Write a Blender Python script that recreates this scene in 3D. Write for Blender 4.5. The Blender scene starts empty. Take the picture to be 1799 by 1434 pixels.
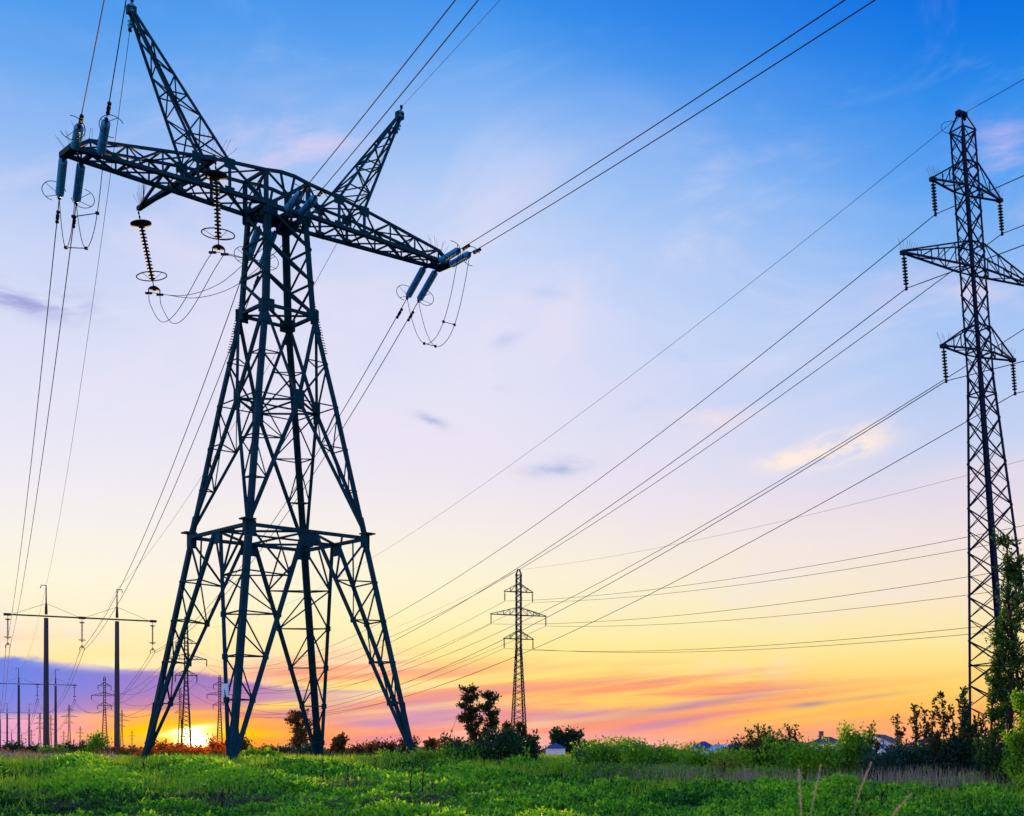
import bpy, math, random
import numpy as np
from mathutils import Vector, Matrix

random.seed(7)
rng = np.random.default_rng(11)
sc = bpy.context.scene
COL = sc.collection

# ------------------------------------------------------------------ camera (level, shifted lens; eye at the origin)
FPX, CX, CY, IMW, IMH = 2325.0, 1343.0, 1325.0, 1799.0, 1434.0
cam_d = bpy.data.cameras.new("camera")
cam = bpy.data.objects.new("camera", cam_d)
COL.objects.link(cam)
cam.location = (0, 0, 0)
cam.rotation_euler = (math.radians(90), 0, 0)
cam_d.sensor_fit = 'HORIZONTAL'
cam_d.sensor_width = 36.0
cam_d.lens = FPX * 36.0 / IMW
cam_d.shift_x = (IMW / 2 - CX) / IMW
cam_d.shift_y = (CY - IMH / 2) / IMW
cam_d.clip_start = 0.1
cam_d.clip_end = 20000
sc.camera = cam
cam_d.dof.use_dof = True
cam_d.dof.focus_distance = 62.0
cam_d.dof.aperture_fstop = 4.0


def at(px, py, Y):
    """world point seen at photo pixel (px, py) at forward distance Y"""
    return Vector(((px - CX) * Y / FPX, Y, (CY - py) * Y / FPX))


# ------------------------------------------------------------------ tagging
def tag(o, label=None, cat=None, group=None, kind=None):
    if label: o["label"] = label
    if cat: o["category"] = cat
    if group: o["group"] = group
    if kind: o["kind"] = kind
    return o


def empty(name, loc=(0, 0, 0), rz=0.0):
    o = bpy.data.objects.new(name, None)
    COL.objects.link(o)
    o.location = loc
    o.rotation_euler = (0, 0, rz)
    o.empty_display_size = 0.5
    return o


def kids(o):
    return [x for x in COL.objects if x.parent == o]


def copy_tree(o, parent=None):
    c = o.copy()
    COL.objects.link(c)
    if parent: c.parent = parent
    for ch in kids(o):
        copy_tree(ch, c)
    return c


# ------------------------------------------------------------------ mesh builder
class MB:
    def __init__(self):
        self.v = []
        self.f = []
        self.s = []

    def add(self, vs, fs, smooth=False):
        n = len(self.v)
        self.v.extend([tuple(p) for p in vs])
        self.f.extend([tuple(i + n for i in q) for q in fs])
        self.s.extend([smooth] * len(fs))

    def frame(self, p, q, up=None):
        d = (q - p)
        L = d.length
        d = d / max(L, 1e-9)
        u = Vector(up) if up is not None else Vector((0, 0, 1))
        if abs(d.dot(u)) > 0.97 * u.length:
            u = Vector((1, 0, 0)) if up is None else Vector((0.3, 0.9, 0.1))
        x = d.cross(u).normalized()
        y = x.cross(d).normalized()
        return d, x, y

    def bar(self, p, q, w, h=None, up=None):
        p, q = Vector(p), Vector(q)
        h = w if h is None else h
        d, x, y = self.frame(p, q, up)
        c = [(-w / 2, -h / 2), (w / 2, -h / 2), (w / 2, h / 2), (-w / 2, h / 2)]
        vs = [p + x * a + y * b for a, b in c] + [q + x * a + y * b for a, b in c]
        self.add(vs, [(3, 2, 1, 0), (4, 5, 6, 7), (0, 1, 5, 4), (1, 2, 6, 5), (2, 3, 7, 6), (3, 0, 4, 7)])

    def angle(self, p, q, w, t, n1, n2):
        """steel angle: legs of width w along directions n1 and n2, thickness t"""
        p, q = Vector(p), Vector(q)
        d = (q - p).normalized()
        a = Vector(n1); a = (a - d * a.dot(d)).normalized()
        b = Vector(n2); b = (b - d * b.dot(d)); b = (b - a * b.dot(a)).normalized()
        poly = [(0, 0), (w, 0), (w, t), (t, t), (t, w), (0, w)]
        vs = [p + a * i + b * j for i, j in poly] + [q + a * i + b * j for i, j in poly]
        fs = [(i, (i + 1) % 6, (i + 1) % 6 + 6, i + 6) for i in range(6)]
        fs += [(5, 4, 3, 0), (3, 2, 1, 0), (6, 9, 10, 11), (6, 7, 8, 9)]
        self.add(vs, fs)

    def box(self, c, sx, sy, sz, M=None):
        vs = []
        for k in (-1, 1):
            for i, j in ((-1, -1), (1, -1), (1, 1), (-1, 1)):
                o = Vector((i * sx / 2, j * sy / 2, k * sz / 2))
                if M is not None: o = M @ o
                vs.append(Vector(c) + o)
        self.add(vs, [(3, 2, 1, 0), (4, 5, 6, 7), (0, 1, 5, 4), (1, 2, 6, 5), (2, 3, 7, 6), (3, 0, 4, 7)])

    def tube(self, pts, r, n=5, closed=False, taper=None, smooth=True, cap=True):
        pts = [Vector(p) for p in pts]
        m = len(pts)
        vs = []
        prev = None
        for i, p in enumerate(pts):
            if closed:
                d = pts[(i + 1) % m] - pts[i - 1]
            else:
                d = pts[min(i + 1, m - 1)] - pts[max(i - 1, 0)]
            d = d.normalized() if d.length > 1e-9 else Vector((0, 0, 1))
            if prev is None:
                u = Vector((0, 0, 1)) if abs(d.z) < 0.9 else Vector((1, 0, 0))
                x = d.cross(u).normalized()
            else:
                x = prev - d * prev.dot(d)
                x = x.normalized() if x.length > 1e-6 else d.orthogonal().normalized()
            prev = x
            y = d.cross(x)
            rr = r if taper is None else r * taper[i]
            for k in range(n):
                a = 2 * math.pi * k / n
                vs.append(p + x * (rr * math.cos(a)) + y * (rr * math.sin(a)))
        fs = []
        for i in range(m if closed else m - 1):
            j = (i + 1) % m
            for k in range(n):
                l = (k + 1) % n
                fs.append((i * n + k, i * n + l, j * n + l, j * n + k))
        if cap and not closed:
            fs.append(tuple(range(n - 1, -1, -1)))
            fs.append(tuple((m - 1) * n + k for k in range(n)))
        self.add(vs, fs, smooth)

    def lathe(self, p, q, prof, n=10, smooth=True):
        """prof: list of (distance along p->q, radius)"""
        p, q = Vector(p), Vector(q)
        d, x, y = self.frame(p, q)
        vs = []
        for t, r in prof:
            for k in range(n):
                a = 2 * math.pi * k / n
                vs.append(p + d * t + x * (r * math.cos(a)) + y * (r * math.sin(a)))
        fs = []
        for i in range(len(prof) - 1):
            for k in range(n):
                l = (k + 1) % n
                fs.append((i * n + k, i * n + l, (i + 1) * n + l, (i + 1) * n + k))
        fs.append(tuple(range(n - 1, -1, -1)))
        fs.append(tuple((len(prof) - 1) * n + k for k in range(n)))
        self.add(vs, fs, smooth)

    def build(self, name, mat, parent=None, shift=None):
        me = bpy.data.meshes.new(name)
        vs = self.v if shift is None else [(a - shift[0], b - shift[1], c - shift[2]) for a, b, c in self.v]
        me.from_pydata(vs, [], self.f)
        me.polygons.foreach_set("use_smooth", self.s)
        me.materials.append(mat)
        me.update()
        o = bpy.data.objects.new(name, me)
        COL.objects.link(o)
        if parent is not None: o.parent = parent
        if shift is not None: o.location = shift
        return o


# ------------------------------------------------------------------ materials
def lin(c):
    return tuple(((x / 255) / 12.92 if x / 255 <= 0.04045 else ((x / 255 + 0.055) / 1.055) ** 2.4) for x in c)


def nodes(name):
    m = bpy.data.materials.new(name)
    m.use_nodes = True
    nt = m.node_tree
    nt.nodes.clear()
    out = nt.nodes.new('ShaderNodeOutputMaterial')
    return m, nt, out


def mat_noise(name, c1, c2, scale=3.0, rough=0.6, metal=0.0, spec=0.5, bump=0.0, detail=5.0, stretch=None):
    m, nt, out = nodes(name)
    b = nt.nodes.new('ShaderNodeBsdfPrincipled')
    tc = nt.nodes.new('ShaderNodeTexCoord')
    n = nt.nodes.new('ShaderNodeTexNoise')
    n.inputs['Scale'].default_value = scale
    n.inputs['Detail'].default_value = detail
    if stretch:
        mp = nt.nodes.new('ShaderNodeMapping')
        mp.inputs['Scale'].default_value = stretch
        nt.links.new(tc.outputs['Object'], mp.inputs['Vector'])
        nt.links.new(mp.outputs[0], n.inputs['Vector'])
    else:
        nt.links.new(tc.outputs['Object'], n.inputs['Vector'])
    r = nt.nodes.new('ShaderNodeValToRGB')
    r.color_ramp.elements[0].position = 0.35
    r.color_ramp.elements[1].position = 0.65
    r.color_ramp.elements[0].color = (*c1, 1)
    r.color_ramp.elements[1].color = (*c2, 1)
    nt.links.new(n.outputs['Fac'], r.inputs[0])
    nt.links.new(r.outputs[0], b.inputs['Base Color'])
    b.inputs['Roughness'].default_value = rough
    b.inputs['Metallic'].default_value = metal
    b.inputs['Specular IOR Level'].default_value = spec
    if bump:
        bp = nt.nodes.new('ShaderNodeBump')
        bp.inputs['Strength'].default_value = bump
        nt.links.new(n.outputs['Fac'], bp.inputs['Height'])
        nt.links.new(bp.outputs[0], b.inputs['Normal'])
    nt.links.new(b.outputs[0], out.inputs[0])
    return m


def mat_leaf(name, cols, trans=0.4, tcol=None, rough=0.5):
    """leaf: per-leaf tint picks a colour of the ramp; part of the light passes through the blade"""
    m, nt, out = nodes(name)
    at_ = nt.nodes.new('ShaderNodeAttribute')
    at_.attribute_name = 'tint'
    r = nt.nodes.new('ShaderNodeValToRGB')
    els = r.color_ramp.elements
    while len(els) < len(cols): els.new(0.5)
    for i, c in enumerate(cols):
        els[i].position = i / (len(cols) - 1)
        els[i].color = (*c, 1)
    nt.links.new(at_.outputs['Fac'], r.inputs[0])
    b = nt.nodes.new('ShaderNodeBsdfPrincipled')
    b.inputs['Roughness'].default_value = rough
    b.inputs['Specular IOR Level'].default_value = 0.3
    nt.links.new(r.outputs[0], b.inputs['Base Color'])
    t = nt.nodes.new('ShaderNodeBsdfTranslucent')
    mx = nt.nodes.new('ShaderNodeMix')
    mx.data_type = 'RGBA'
    mx.blend_type = 'MULTIPLY'
    mx.inputs['Factor'].default_value = 1.0
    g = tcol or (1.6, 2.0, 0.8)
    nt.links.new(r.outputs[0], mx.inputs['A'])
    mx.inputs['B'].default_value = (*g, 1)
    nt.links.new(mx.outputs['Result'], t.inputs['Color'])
    ms = nt.nodes.new('ShaderNodeMixShader')
    ms.inputs[0].default_value = trans
    nt.links.new(b.outputs[0], ms.inputs[1])
    nt.links.new(t.outputs[0], ms.inputs[2])
    nt.links.new(ms.outputs[0], out.inputs[0])
    return m


M = {}
M['steel'] = mat_noise('painted_steel', (0.0016, 0.032, 0.050), (0.004, 0.046, 0.068), 0.9, 0.65, 0.0, 0.07)
M['steel_dark'] = mat_noise('dark_steel', (0.004, 0.009, 0.034), (0.009, 0.015, 0.046), 1.5, 0.65, 0.0, 0.12)
M['steel_far'] = mat_noise('weathered_steel', (0.018, 0.018, 0.028), (0.030, 0.028, 0.040), 1.5, 0.6, 0.0, 0.3)
M['wire'] = mat_noise('aluminium_wire', (0.010, 0.012, 0.024), (0.018, 0.020, 0.034), 2.0, 0.7, 0.0, 0.1)
M['glass'] = mat_noise('insulator_glass', (0.030, 0.22, 0.36), (0.05, 0.30, 0.46), 6.0, 0.22, 0.0, 0.7)
def mat_glass(name, c1, c2, tc, trans):
    m, nt, out = nodes(name)
    t = nt.nodes.new('ShaderNodeTexCoord')
    n = nt.nodes.new('ShaderNodeTexNoise'); n.inputs['Scale'].default_value = 5.0
    nt.links.new(t.outputs['Object'], n.inputs['Vector'])
    r = nt.nodes.new('ShaderNodeValToRGB')
    r.color_ramp.elements[0].color = (*c1, 1); r.color_ramp.elements[1].color = (*c2, 1)
    nt.links.new(n.outputs['Fac'], r.inputs[0])
    b = nt.nodes.new('ShaderNodeBsdfPrincipled'); b.inputs['Roughness'].default_value = 0.3
    nt.links.new(r.outputs[0], b.inputs['Base Color'])
    tr = nt.nodes.new('ShaderNodeBsdfTranslucent'); tr.inputs['Color'].default_value = (*tc, 1)
    mx = nt.nodes.new('ShaderNodeMixShader'); mx.inputs[0].default_value = trans
    nt.links.new(b.outputs[0], mx.inputs[1]); nt.links.new(tr.outputs[0], mx.inputs[2])
    nt.links.new(mx.outputs[0], out.inputs[0])
    return m


M['glass'] = mat_glass('insulator_glass', (0.05, 0.42, 0.66), (0.10, 0.55, 0.80), (0.18, 0.70, 0.95), 0.5)
M['porcelain'] = mat_noise('insulator_porcelain', (0.004, 0.030, 0.052), (0.008, 0.042, 0.070), 6.0, 0.6, 0.0, 0.06)
M['hardware'] = mat_noise('fitting_steel', (0.008, 0.012, 0.024), (0.016, 0.02, 0.034), 4.0, 0.7, 0.0, 0.05)
M['concrete'] = mat_noise('pole_concrete', (0.045, 0.042, 0.052), (0.075, 0.068, 0.075), 0.8, 0.85, 0.0, 0.3, 0.15, 6.0, (1, 1, 0.12))
M['bark'] = mat_noise('bark', (0.020, 0.014, 0.011), (0.045, 0.032, 0.024), 6.0, 0.9, 0.0, 0.2, 0.3)
M['soil'] = mat_noise('meadow_soil', (0.010, 0.024, 0.008), (0.030, 0.045, 0.014), 0.35, 0.95, 0.0, 0.1, 0.3, 8.0)
M['dry'] = mat_leaf('dry_stalk', [(0.24, 0.16, 0.12), (0.40, 0.29, 0.18), (0.50, 0.40, 0.25), (0.18, 0.12, 0.10)], 0.3, (1.2, 1.1, 1.0), 0.8)
M['twig'] = mat_leaf('dead_twig', [(0.045, 0.032, 0.040), (0.11, 0.075, 0.08)], 0.1, (1, 1, 1), 0.9)
M['reed'] = mat_leaf('dry_reed', [(0.55, 0.44, 0.36), (0.75, 0.62, 0.50)], 0.4, (1.2, 1.1, 1.0), 0.8)
M['herb'] = mat_leaf('herb_leaf', [(0.011, 0.058, 0.012), (0.026, 0.15, 0.012), (0.08, 0.32, 0.014), (0.21, 0.49, 0.016), (0.38, 0.57, 0.02)], 0.42)
M['blade'] = mat_leaf('grass_blade', [(0.09, 0.24, 0.012), (0.20, 0.37, 0.016), (0.34, 0.44, 0.022), (0.14, 0.26, 0.018)], 0.45)
M['leaf_green'] = mat_leaf('shrub_leaf', [(0.04, 0.12, 0.014), (0.11, 0.27, 0.016), (0.24, 0.42, 0.018), (0.40, 0.52, 0.022)], 0.45)
M['leaf_sapling'] = mat_leaf('sapling_leaf', [(0.012, 0.04, 0.012), (0.025, 0.08, 0.014), (0.05, 0.13, 0.016), (0.09, 0.19, 0.018)], 0.35)
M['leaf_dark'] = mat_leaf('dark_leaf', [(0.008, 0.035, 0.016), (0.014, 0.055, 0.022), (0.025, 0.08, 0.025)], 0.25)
M['leaf_blue'] = mat_leaf('bluish_leaf', [(0.015, 0.06, 0.04), (0.03, 0.09, 0.05), (0.05, 0.12, 0.05)], 0.3, (1.3, 1.6, 1.0))
M['leaf_yellow'] = mat_leaf('yellow_leaf', [(0.20, 0.24, 0.015), (0.34, 0.36, 0.02), (0.12, 0.22, 0.02)], 0.45, (1.5, 1.5, 0.8))
M['leaf_brown'] = mat_leaf('brown_backlit_leaf', [(0.030, 0.040, 0.014), (0.06, 0.055, 0.016), (0.08, 0.05, 0.014), (0.025, 0.045, 0.016)], 0.42, (5.0, 2.6, 0.9))  # orange backlight of the low sun put into the transmission colour
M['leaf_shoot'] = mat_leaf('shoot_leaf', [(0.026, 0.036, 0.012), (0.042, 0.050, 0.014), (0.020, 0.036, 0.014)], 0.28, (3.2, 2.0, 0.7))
M['leaf_sunglow'] = mat_leaf('sunglow_leaf', [(0.14, 0.045, 0.012), (0.20, 0.075, 0.012), (0.10, 0.07, 0.014)], 0.6, (4.5, 2.0, 0.5))  # the sun's orange glow is put into this leaf colour
M['white_wall'] = mat_noise('white_plaster', (0.62, 0.66, 0.76), (0.74, 0.77, 0.84), 0.6, 0.9, 0.0, 0.2)
M['blue_roof'] = mat_noise('blue_roof_tile', (0.03, 0.06, 0.16), (0.05, 0.085, 0.20), 1.5, 0.6, 0.0, 0.4)
M['brown_roof'] = mat_noise('brown_roof_tile', (0.07, 0.05, 0.07), (0.11, 0.075, 0.095), 1.5, 0.7, 0.0, 0.3)
M['light_roof'] = mat_noise('pale_sheet_roof', (0.40, 0.48, 0.66), (0.50, 0.58, 0.74), 1.5, 0.5, 0.1, 0.4)
M['pane'] = mat_noise('dark_pane', (0.02, 0.03, 0.06), (0.035, 0.045, 0.08), 1.0, 0.15, 0.0, 0.6)
M['sign'] = mat_noise('sign_enamel', (0.55, 0.68, 0.82), (0.66, 0.76, 0.88), 2.0, 0.4, 0.0, 0.5)
M['brick'] = mat_noise('chimney_brick', (0.12, 0.08, 0.10), (0.17, 0.11, 0.12), 3.0, 0.9, 0.0, 0.2)

# ------------------------------------------------------------------ the big tension tower
S = 0.75
TX, TD, TYAW = -32.97, 90.0, 0.8254
LA, LB = -0.0087, -0.00575
tc_, ts_ = math.cos(TYAW), math.sin(TYAW)


def TL(a, b, z):
    """tower frame (model units) -> local mesh coordinates of the tower's Empty"""
    return Vector(((a + LA * z) * S, (b + LB * z) * S, (z - LA * a - LB * b) * S))


def TW(a, b, z):
    p = TL(a, b, z)
    return Vector((TX * S + p.x * tc_ - p.y * ts_, TD * S + p.x * ts_ + p.y * tc_, p.z))


def w2t(p):
    """world -> local coords of the tower's Empty"""
    x, y = p.x - TX * S, p.y - TD * S
    return Vector((x * tc_ + y * ts_, -x * ts_ + y * tc_, p.z))


class TB(MB):
    """bars given in tower units"""
    def b(self, p, q, w, h=None):
        self.bar(TL(*p), TL(*q), w * S, None if h is None else h * S)

    def plate(self, p, sa, sb, sz):
        self.box(TL(*p), sa * S, sb * S, sz * S)


def lerp(p, q, t):
    return tuple(a + (b - a) * t for a, b in zip(p, q))


Z0, Z1, ZC, Z2, Z3 = -1.3, 14.66, 23.57, 29.70, 36.42
W0, W1, WC, W2, W3 = 6.68, 4.22, 2.852, 1.832, 1.488
tower = empty('lattice_tower', (TX * S, TD * S, 0), TYAW)
tag(tower, 'huge dark blue four legged lattice tower with wide crossarm and two slanted peaks', 'pylon')


def leg_panel(mb, apex, main, c1, c2, fr, wm, wc_, wb, main_angle=None):
    """three chords meeting at apex, joined by triangles and zigzags at the fractions fr"""
    if main_angle is None:
        mb.b(apex, main, wm)
    else:
        mb.angle(TL(*apex), TL(*main), wm * S, wm * S * 0.22, *main_angle)
    mb.b(apex, c1, wc_)
    mb.b(apex, c2, wc_)
    prev = None
    for i, t in enumerate(fr):
        m, p, q = lerp(apex, main, t), lerp(apex, c1, t), lerp(apex, c2, t)
        mb.b(m, p, wb); mb.b(m, q, wb); mb.b(p, q, wb)
        if prev:
            pm, pp, pq = prev
            mb.b(m, pp, wb); mb.b(m, pq, wb)
            mb.b(q, pp, wb * 0.9)
        prev = (m, p, q)
    return prev


corners = [(-1, -1), (1, -1), (1, 1), (-1, 1)]
for sa, sb in corners:
    mb = TB()
    foot = (sa * W0, sb * W0, Z0)
    ring = (sa * W1, sb * W1, Z1)
    c1 = (sa * 0.45, sb * W1, Z1 - 0.15)
    c2 = (sa * W1, sb * 0.45, Z1 - 0.15)
    fr = [0.13, 0.30, 0.475, 0.65, 0.815]
    last = leg_panel(mb, foot, ring, c1, c2, fr, 0.38, 0.22, 0.085, ((-sa, 0, 0), (0, -sb, 0)))
    mb.b(ring, last[1], 0.11); mb.b(ring, last[2], 0.11)
    mb.b(lerp(c1, ring, 0.5), last[1], 0.10); mb.b(lerp(c2, ring, 0.5), last[2], 0.10)
    # joint plates on the leg
    for t in fr[:-1]:
        for c in (c1, c2):
            p = lerp(foot, c, t)
            mb.plate(p, 0.27, 0.27, 0.36)
    mb.plate((sa * W0, sb * W0, Z0 + 0.1), 1.3, 1.3, 0.5)
    leg = mb.build('leg', M['steel'], tower)
    if (sa, sb) == (-1, -1):
        sg = TB()
        p = lerp(foot, c2, 0.325)
        sg.plate((p[0] - 0.06, p[1] + 0.0, p[2] + 0.2), 0.06, 0.85, 0.85)
        tag(sg.build('sign_plate', M['sign'], leg), 'pale blue white sign plate')

mb = TB()
mids = [(0, -W1, Z1), (W1, 0, Z1), (0, W1, Z1), (-W1, 0, Z1)]
for i in range(4):
    a, b = corners[i], corners[(i + 1) % 4]
    mb.b((a[0] * W1, a[1] * W1, Z1), (b[0] * W1, b[1] * W1, Z1), 0.22)
    mb.b(mids[i], mids[(i + 1) % 4], 0.14)
    m = mids[i]
    if abs(m[0]) < 0.1: mb.plate((m[0], m[1], Z1 - 0.35), 1.2, 0.12, 0.9)
    else: mb.plate((m[0], m[1], Z1 - 0.35), 0.12, 1.2, 0.9)
    # gussets at the corner, vertical plates plus the flat flange
    mb.plate((a[0] * W1, a[1] * W1, Z1 + 0.32), 0.78, 0.78, 0.10)
    mb.plate((a[0] * (W1 + 0.05), a[1] * (W1 - 0.2), Z1 - 0.2), 0.12, 0.62, 0.95)
    mb.plate((a[0] * (W1 - 0.2), a[1] * (W1 + 0.05), Z1 - 0.2), 0.62, 0.12, 0.95)
mb.b(mids[0], mids[2], 0.12); mb.b(mids[1], mids[3], 0.12)
mb.build('ring_frame', M['steel'], tower)

# between the ring and the waist
mb = TB()
fc = {0: (0, -WC, ZC), 1: (WC, 0, ZC), 2: (0, WC, ZC), 3: (-WC, 0, ZC)}
for i, (sa, sb) in enumerate(corners):
    ring = (sa * W1, sb * W1, Z1)
    cor = (sa * WC, sb * WC, ZC)
    wst = (sa * W2, sb * W2, Z2)
    fa = (0, sb * WC, ZC)
    fb = (sa * WC, 0, ZC)
    ang = ((-sa, 0, 0), (0, -sb, 0))
    leg_panel(mb, ring, cor, fa, fb, [0.36, 0.68, 1.0], 0.34, 0.19, 0.07, ang)
    leg_panel(mb, wst, cor, fa, fb, [0.52], 0.33, 0.185, 0.065, ang)
    mb.b(lerp(wst, cor, 0.52), fa, 0.10); mb.b(lerp(wst, cor, 0.52), fb, 0.10)
    # stiffened boots where the three chords come together
    for apx, end, k in ((ring, cor, 0.16), (wst, cor, 0.2)):
        for c in (fa, fb):
            a1, b1, c1_ = TL(*apx), TL(*lerp(apx, end, k)), TL(*lerp(apx, c, k))
            n = (b1 - a1).cross(c1_ - a1).normalized() * 0.05
            mb.add([a1 - n, b1 - n, c1_ - n, a1 + n, b1 + n, c1_ + n], [(0, 1, 2), (5, 4, 3), (0, 3, 4, 1), (1, 4, 5, 2), (2, 5, 3, 0)])
for i in range(4):
    p = fc[i]
    if i % 2 == 0: mb.plate(p, 0.75, 0.12, 1.3)
    else: mb.plate(p, 0.12, 0.75, 1.3)
    mb.b(p, fc[(i + 1) % 4], 0.12)
mb.b(fc[0], fc[2], 0.10); mb.b(fc[1], fc[3], 0.10)
mb.build('midsection', M['steel'], tower)

# upper body
mb = TB()
zl = [Z2, Z2 + (Z3 - Z2) / 3, Z2 + 2 * (Z3 - Z2) / 3, Z3]
wl = [W2 + (W3 - W2) * i / 3 for i in range(4)]
ZT = 38.66
for sa, sb in corners:
    ang = ((-sa, 0, 0), (0, -sb, 0))
    mb.angle(TL(sa * W2, sb * W2, Z2), TL(sa * W3, sb * W3, Z3), 0.38 * S, 0.09 * S, *ang)
    mb.b((sa * W3, sb * W3, Z3), (sa * W3, sb * W3, ZT), 0.24)
    mb.plate((sa * W3, sb * (W3 - 0.3), Z3 - 0.1), 0.12, 0.95, 1.0)
    mb.plate((sa * (W3 - 0.3), sb * W3, Z3 - 0.1), 0.95, 0.12, 1.0)
    mb.plate((sa * (W2 - 0.25), sb * (W2 + 0.02), Z2), 0.85, 0.12, 0.8)
    mb.plate((sa * (W2 + 0.02), sb * (W2 - 0.25), Z2), 0.12, 0.85, 0.8)
for k in range(3):
    w, W = wl[k], wl[k + 1]
    z, Z = zl[k], zl[k + 1]
    for sb in (-1, 1):      # faces along the arm: one strong diagonal
        mb.b((-W, sb * W, Z), (w, sb * w, z), 0.15)
    for sa in (-1, 1):      # faces across: crossed
        mb.b((sa * W, W, Z), (sa * w, -w, z), 0.14)
        mb.b((sa * W, -W, Z), (sa * w, w, z), 0.10)
        if k < 2: mb.b((sa * W, -W, Z), (sa * W, W, Z), 0.12)
for z, w, t in ((Z2, W2, 0.20), (Z3, W3, 0.28)):
    for i in range(4):
        a, b = corners[i], corners[(i + 1) % 4]
        mb.b((a[0] * w, a[1] * w, z), (b[0] * w, b[1] * w, z), t)
    mb.b((-w, -w, z), (w, w, z), t * 0.6); mb.b((-w, w, z), (w, -w, z), t * 0.6)
for i in range(4):
    a, b = corners[i], corners[(i + 1) % 4]
    if i % 2: mb.b((a[0] * W3, a[1] * W3, ZT), (b[0] * W3, b[1] * W3, ZT), 0.18)
    mb.b((a[0] * W3, a[1] * W3, ZT), (b[0] * W3, b[1] * W3, Z3), 0.12)
    mb.b((b[0] * W3, b[1] * W3, ZT), (a[0] * W3, a[1] * W3, Z3), 0.12)
for sb in (-1, 1):          # cambered top chord over the body
    pts = [(-W3, sb * W3, ZT), (-0.5, sb * (W3 + 0.05), ZT + 0.16), (0.5, sb * (W3 + 0.05), ZT + 0.16), (W3, sb * W3, ZT)]
    for p, q in zip(pts[:-1], pts[1:]): mb.b(p, q, 0.2)
    mb.b(pts[1], (0, sb * W3, Z3), 0.13); mb.b(pts[2], (0, sb * W3, Z3), 0.13)
mb.b((-1.5, 0, Z3 - 0.25), (1.5, 0, Z3 - 0.25), 0.5, 0.25)
mb.b((0, -1.6, Z3 - 0.3), (0, 1.6, Z3 - 0.3), 0.45, 0.25)
for k in range(26):         # step bolts on two corner legs
    for sa, sb in ((-1, 1), (1, -1)):
        t = k / 25
        w = W2 + 0.45 + (W3 - W2) * t
        z = Z2 - 2.5 + 4.4 * t
        w = W2 + (Z2 - z) * 0.165
        mb.b((sa * w, sb * w, z), (sa * (w + 0.16), sb * (w + 0.05), z), 0.05)
mb.build('upper_body', M['steel'], tower)

AN = [1.488, 3.88, 5.90, 8.05, 10.15, 12.25]
AZ_ = [38.66, 38.47, 38.25, 37.92, 37.58, 37.25]
ATIP, ZB = 13.25, 36.5


def aw(a):
    return 1.49 - (a - 1.49) * (1.49 - 0.69) / (13.13 - 1.49)


def spikes(mb, base, n, ln, spread, axis):
    for k in range(n):
        t = (k / (n - 1) - 0.5) if n > 1 else 0
        b0 = Vector(base) + Vector(axis) * (t * spread[0])
        d = Vector((random.uniform(-0.25, 0.25), random.uniform(-0.25, 0.25), 1)) + Vector(axis) * (t * spread[1])
        d.normalize()
        mb.tube([b0, b0 + d * (ln * random.uniform(0.75, 1.1))], 0.008, 3, smooth=False)


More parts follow.
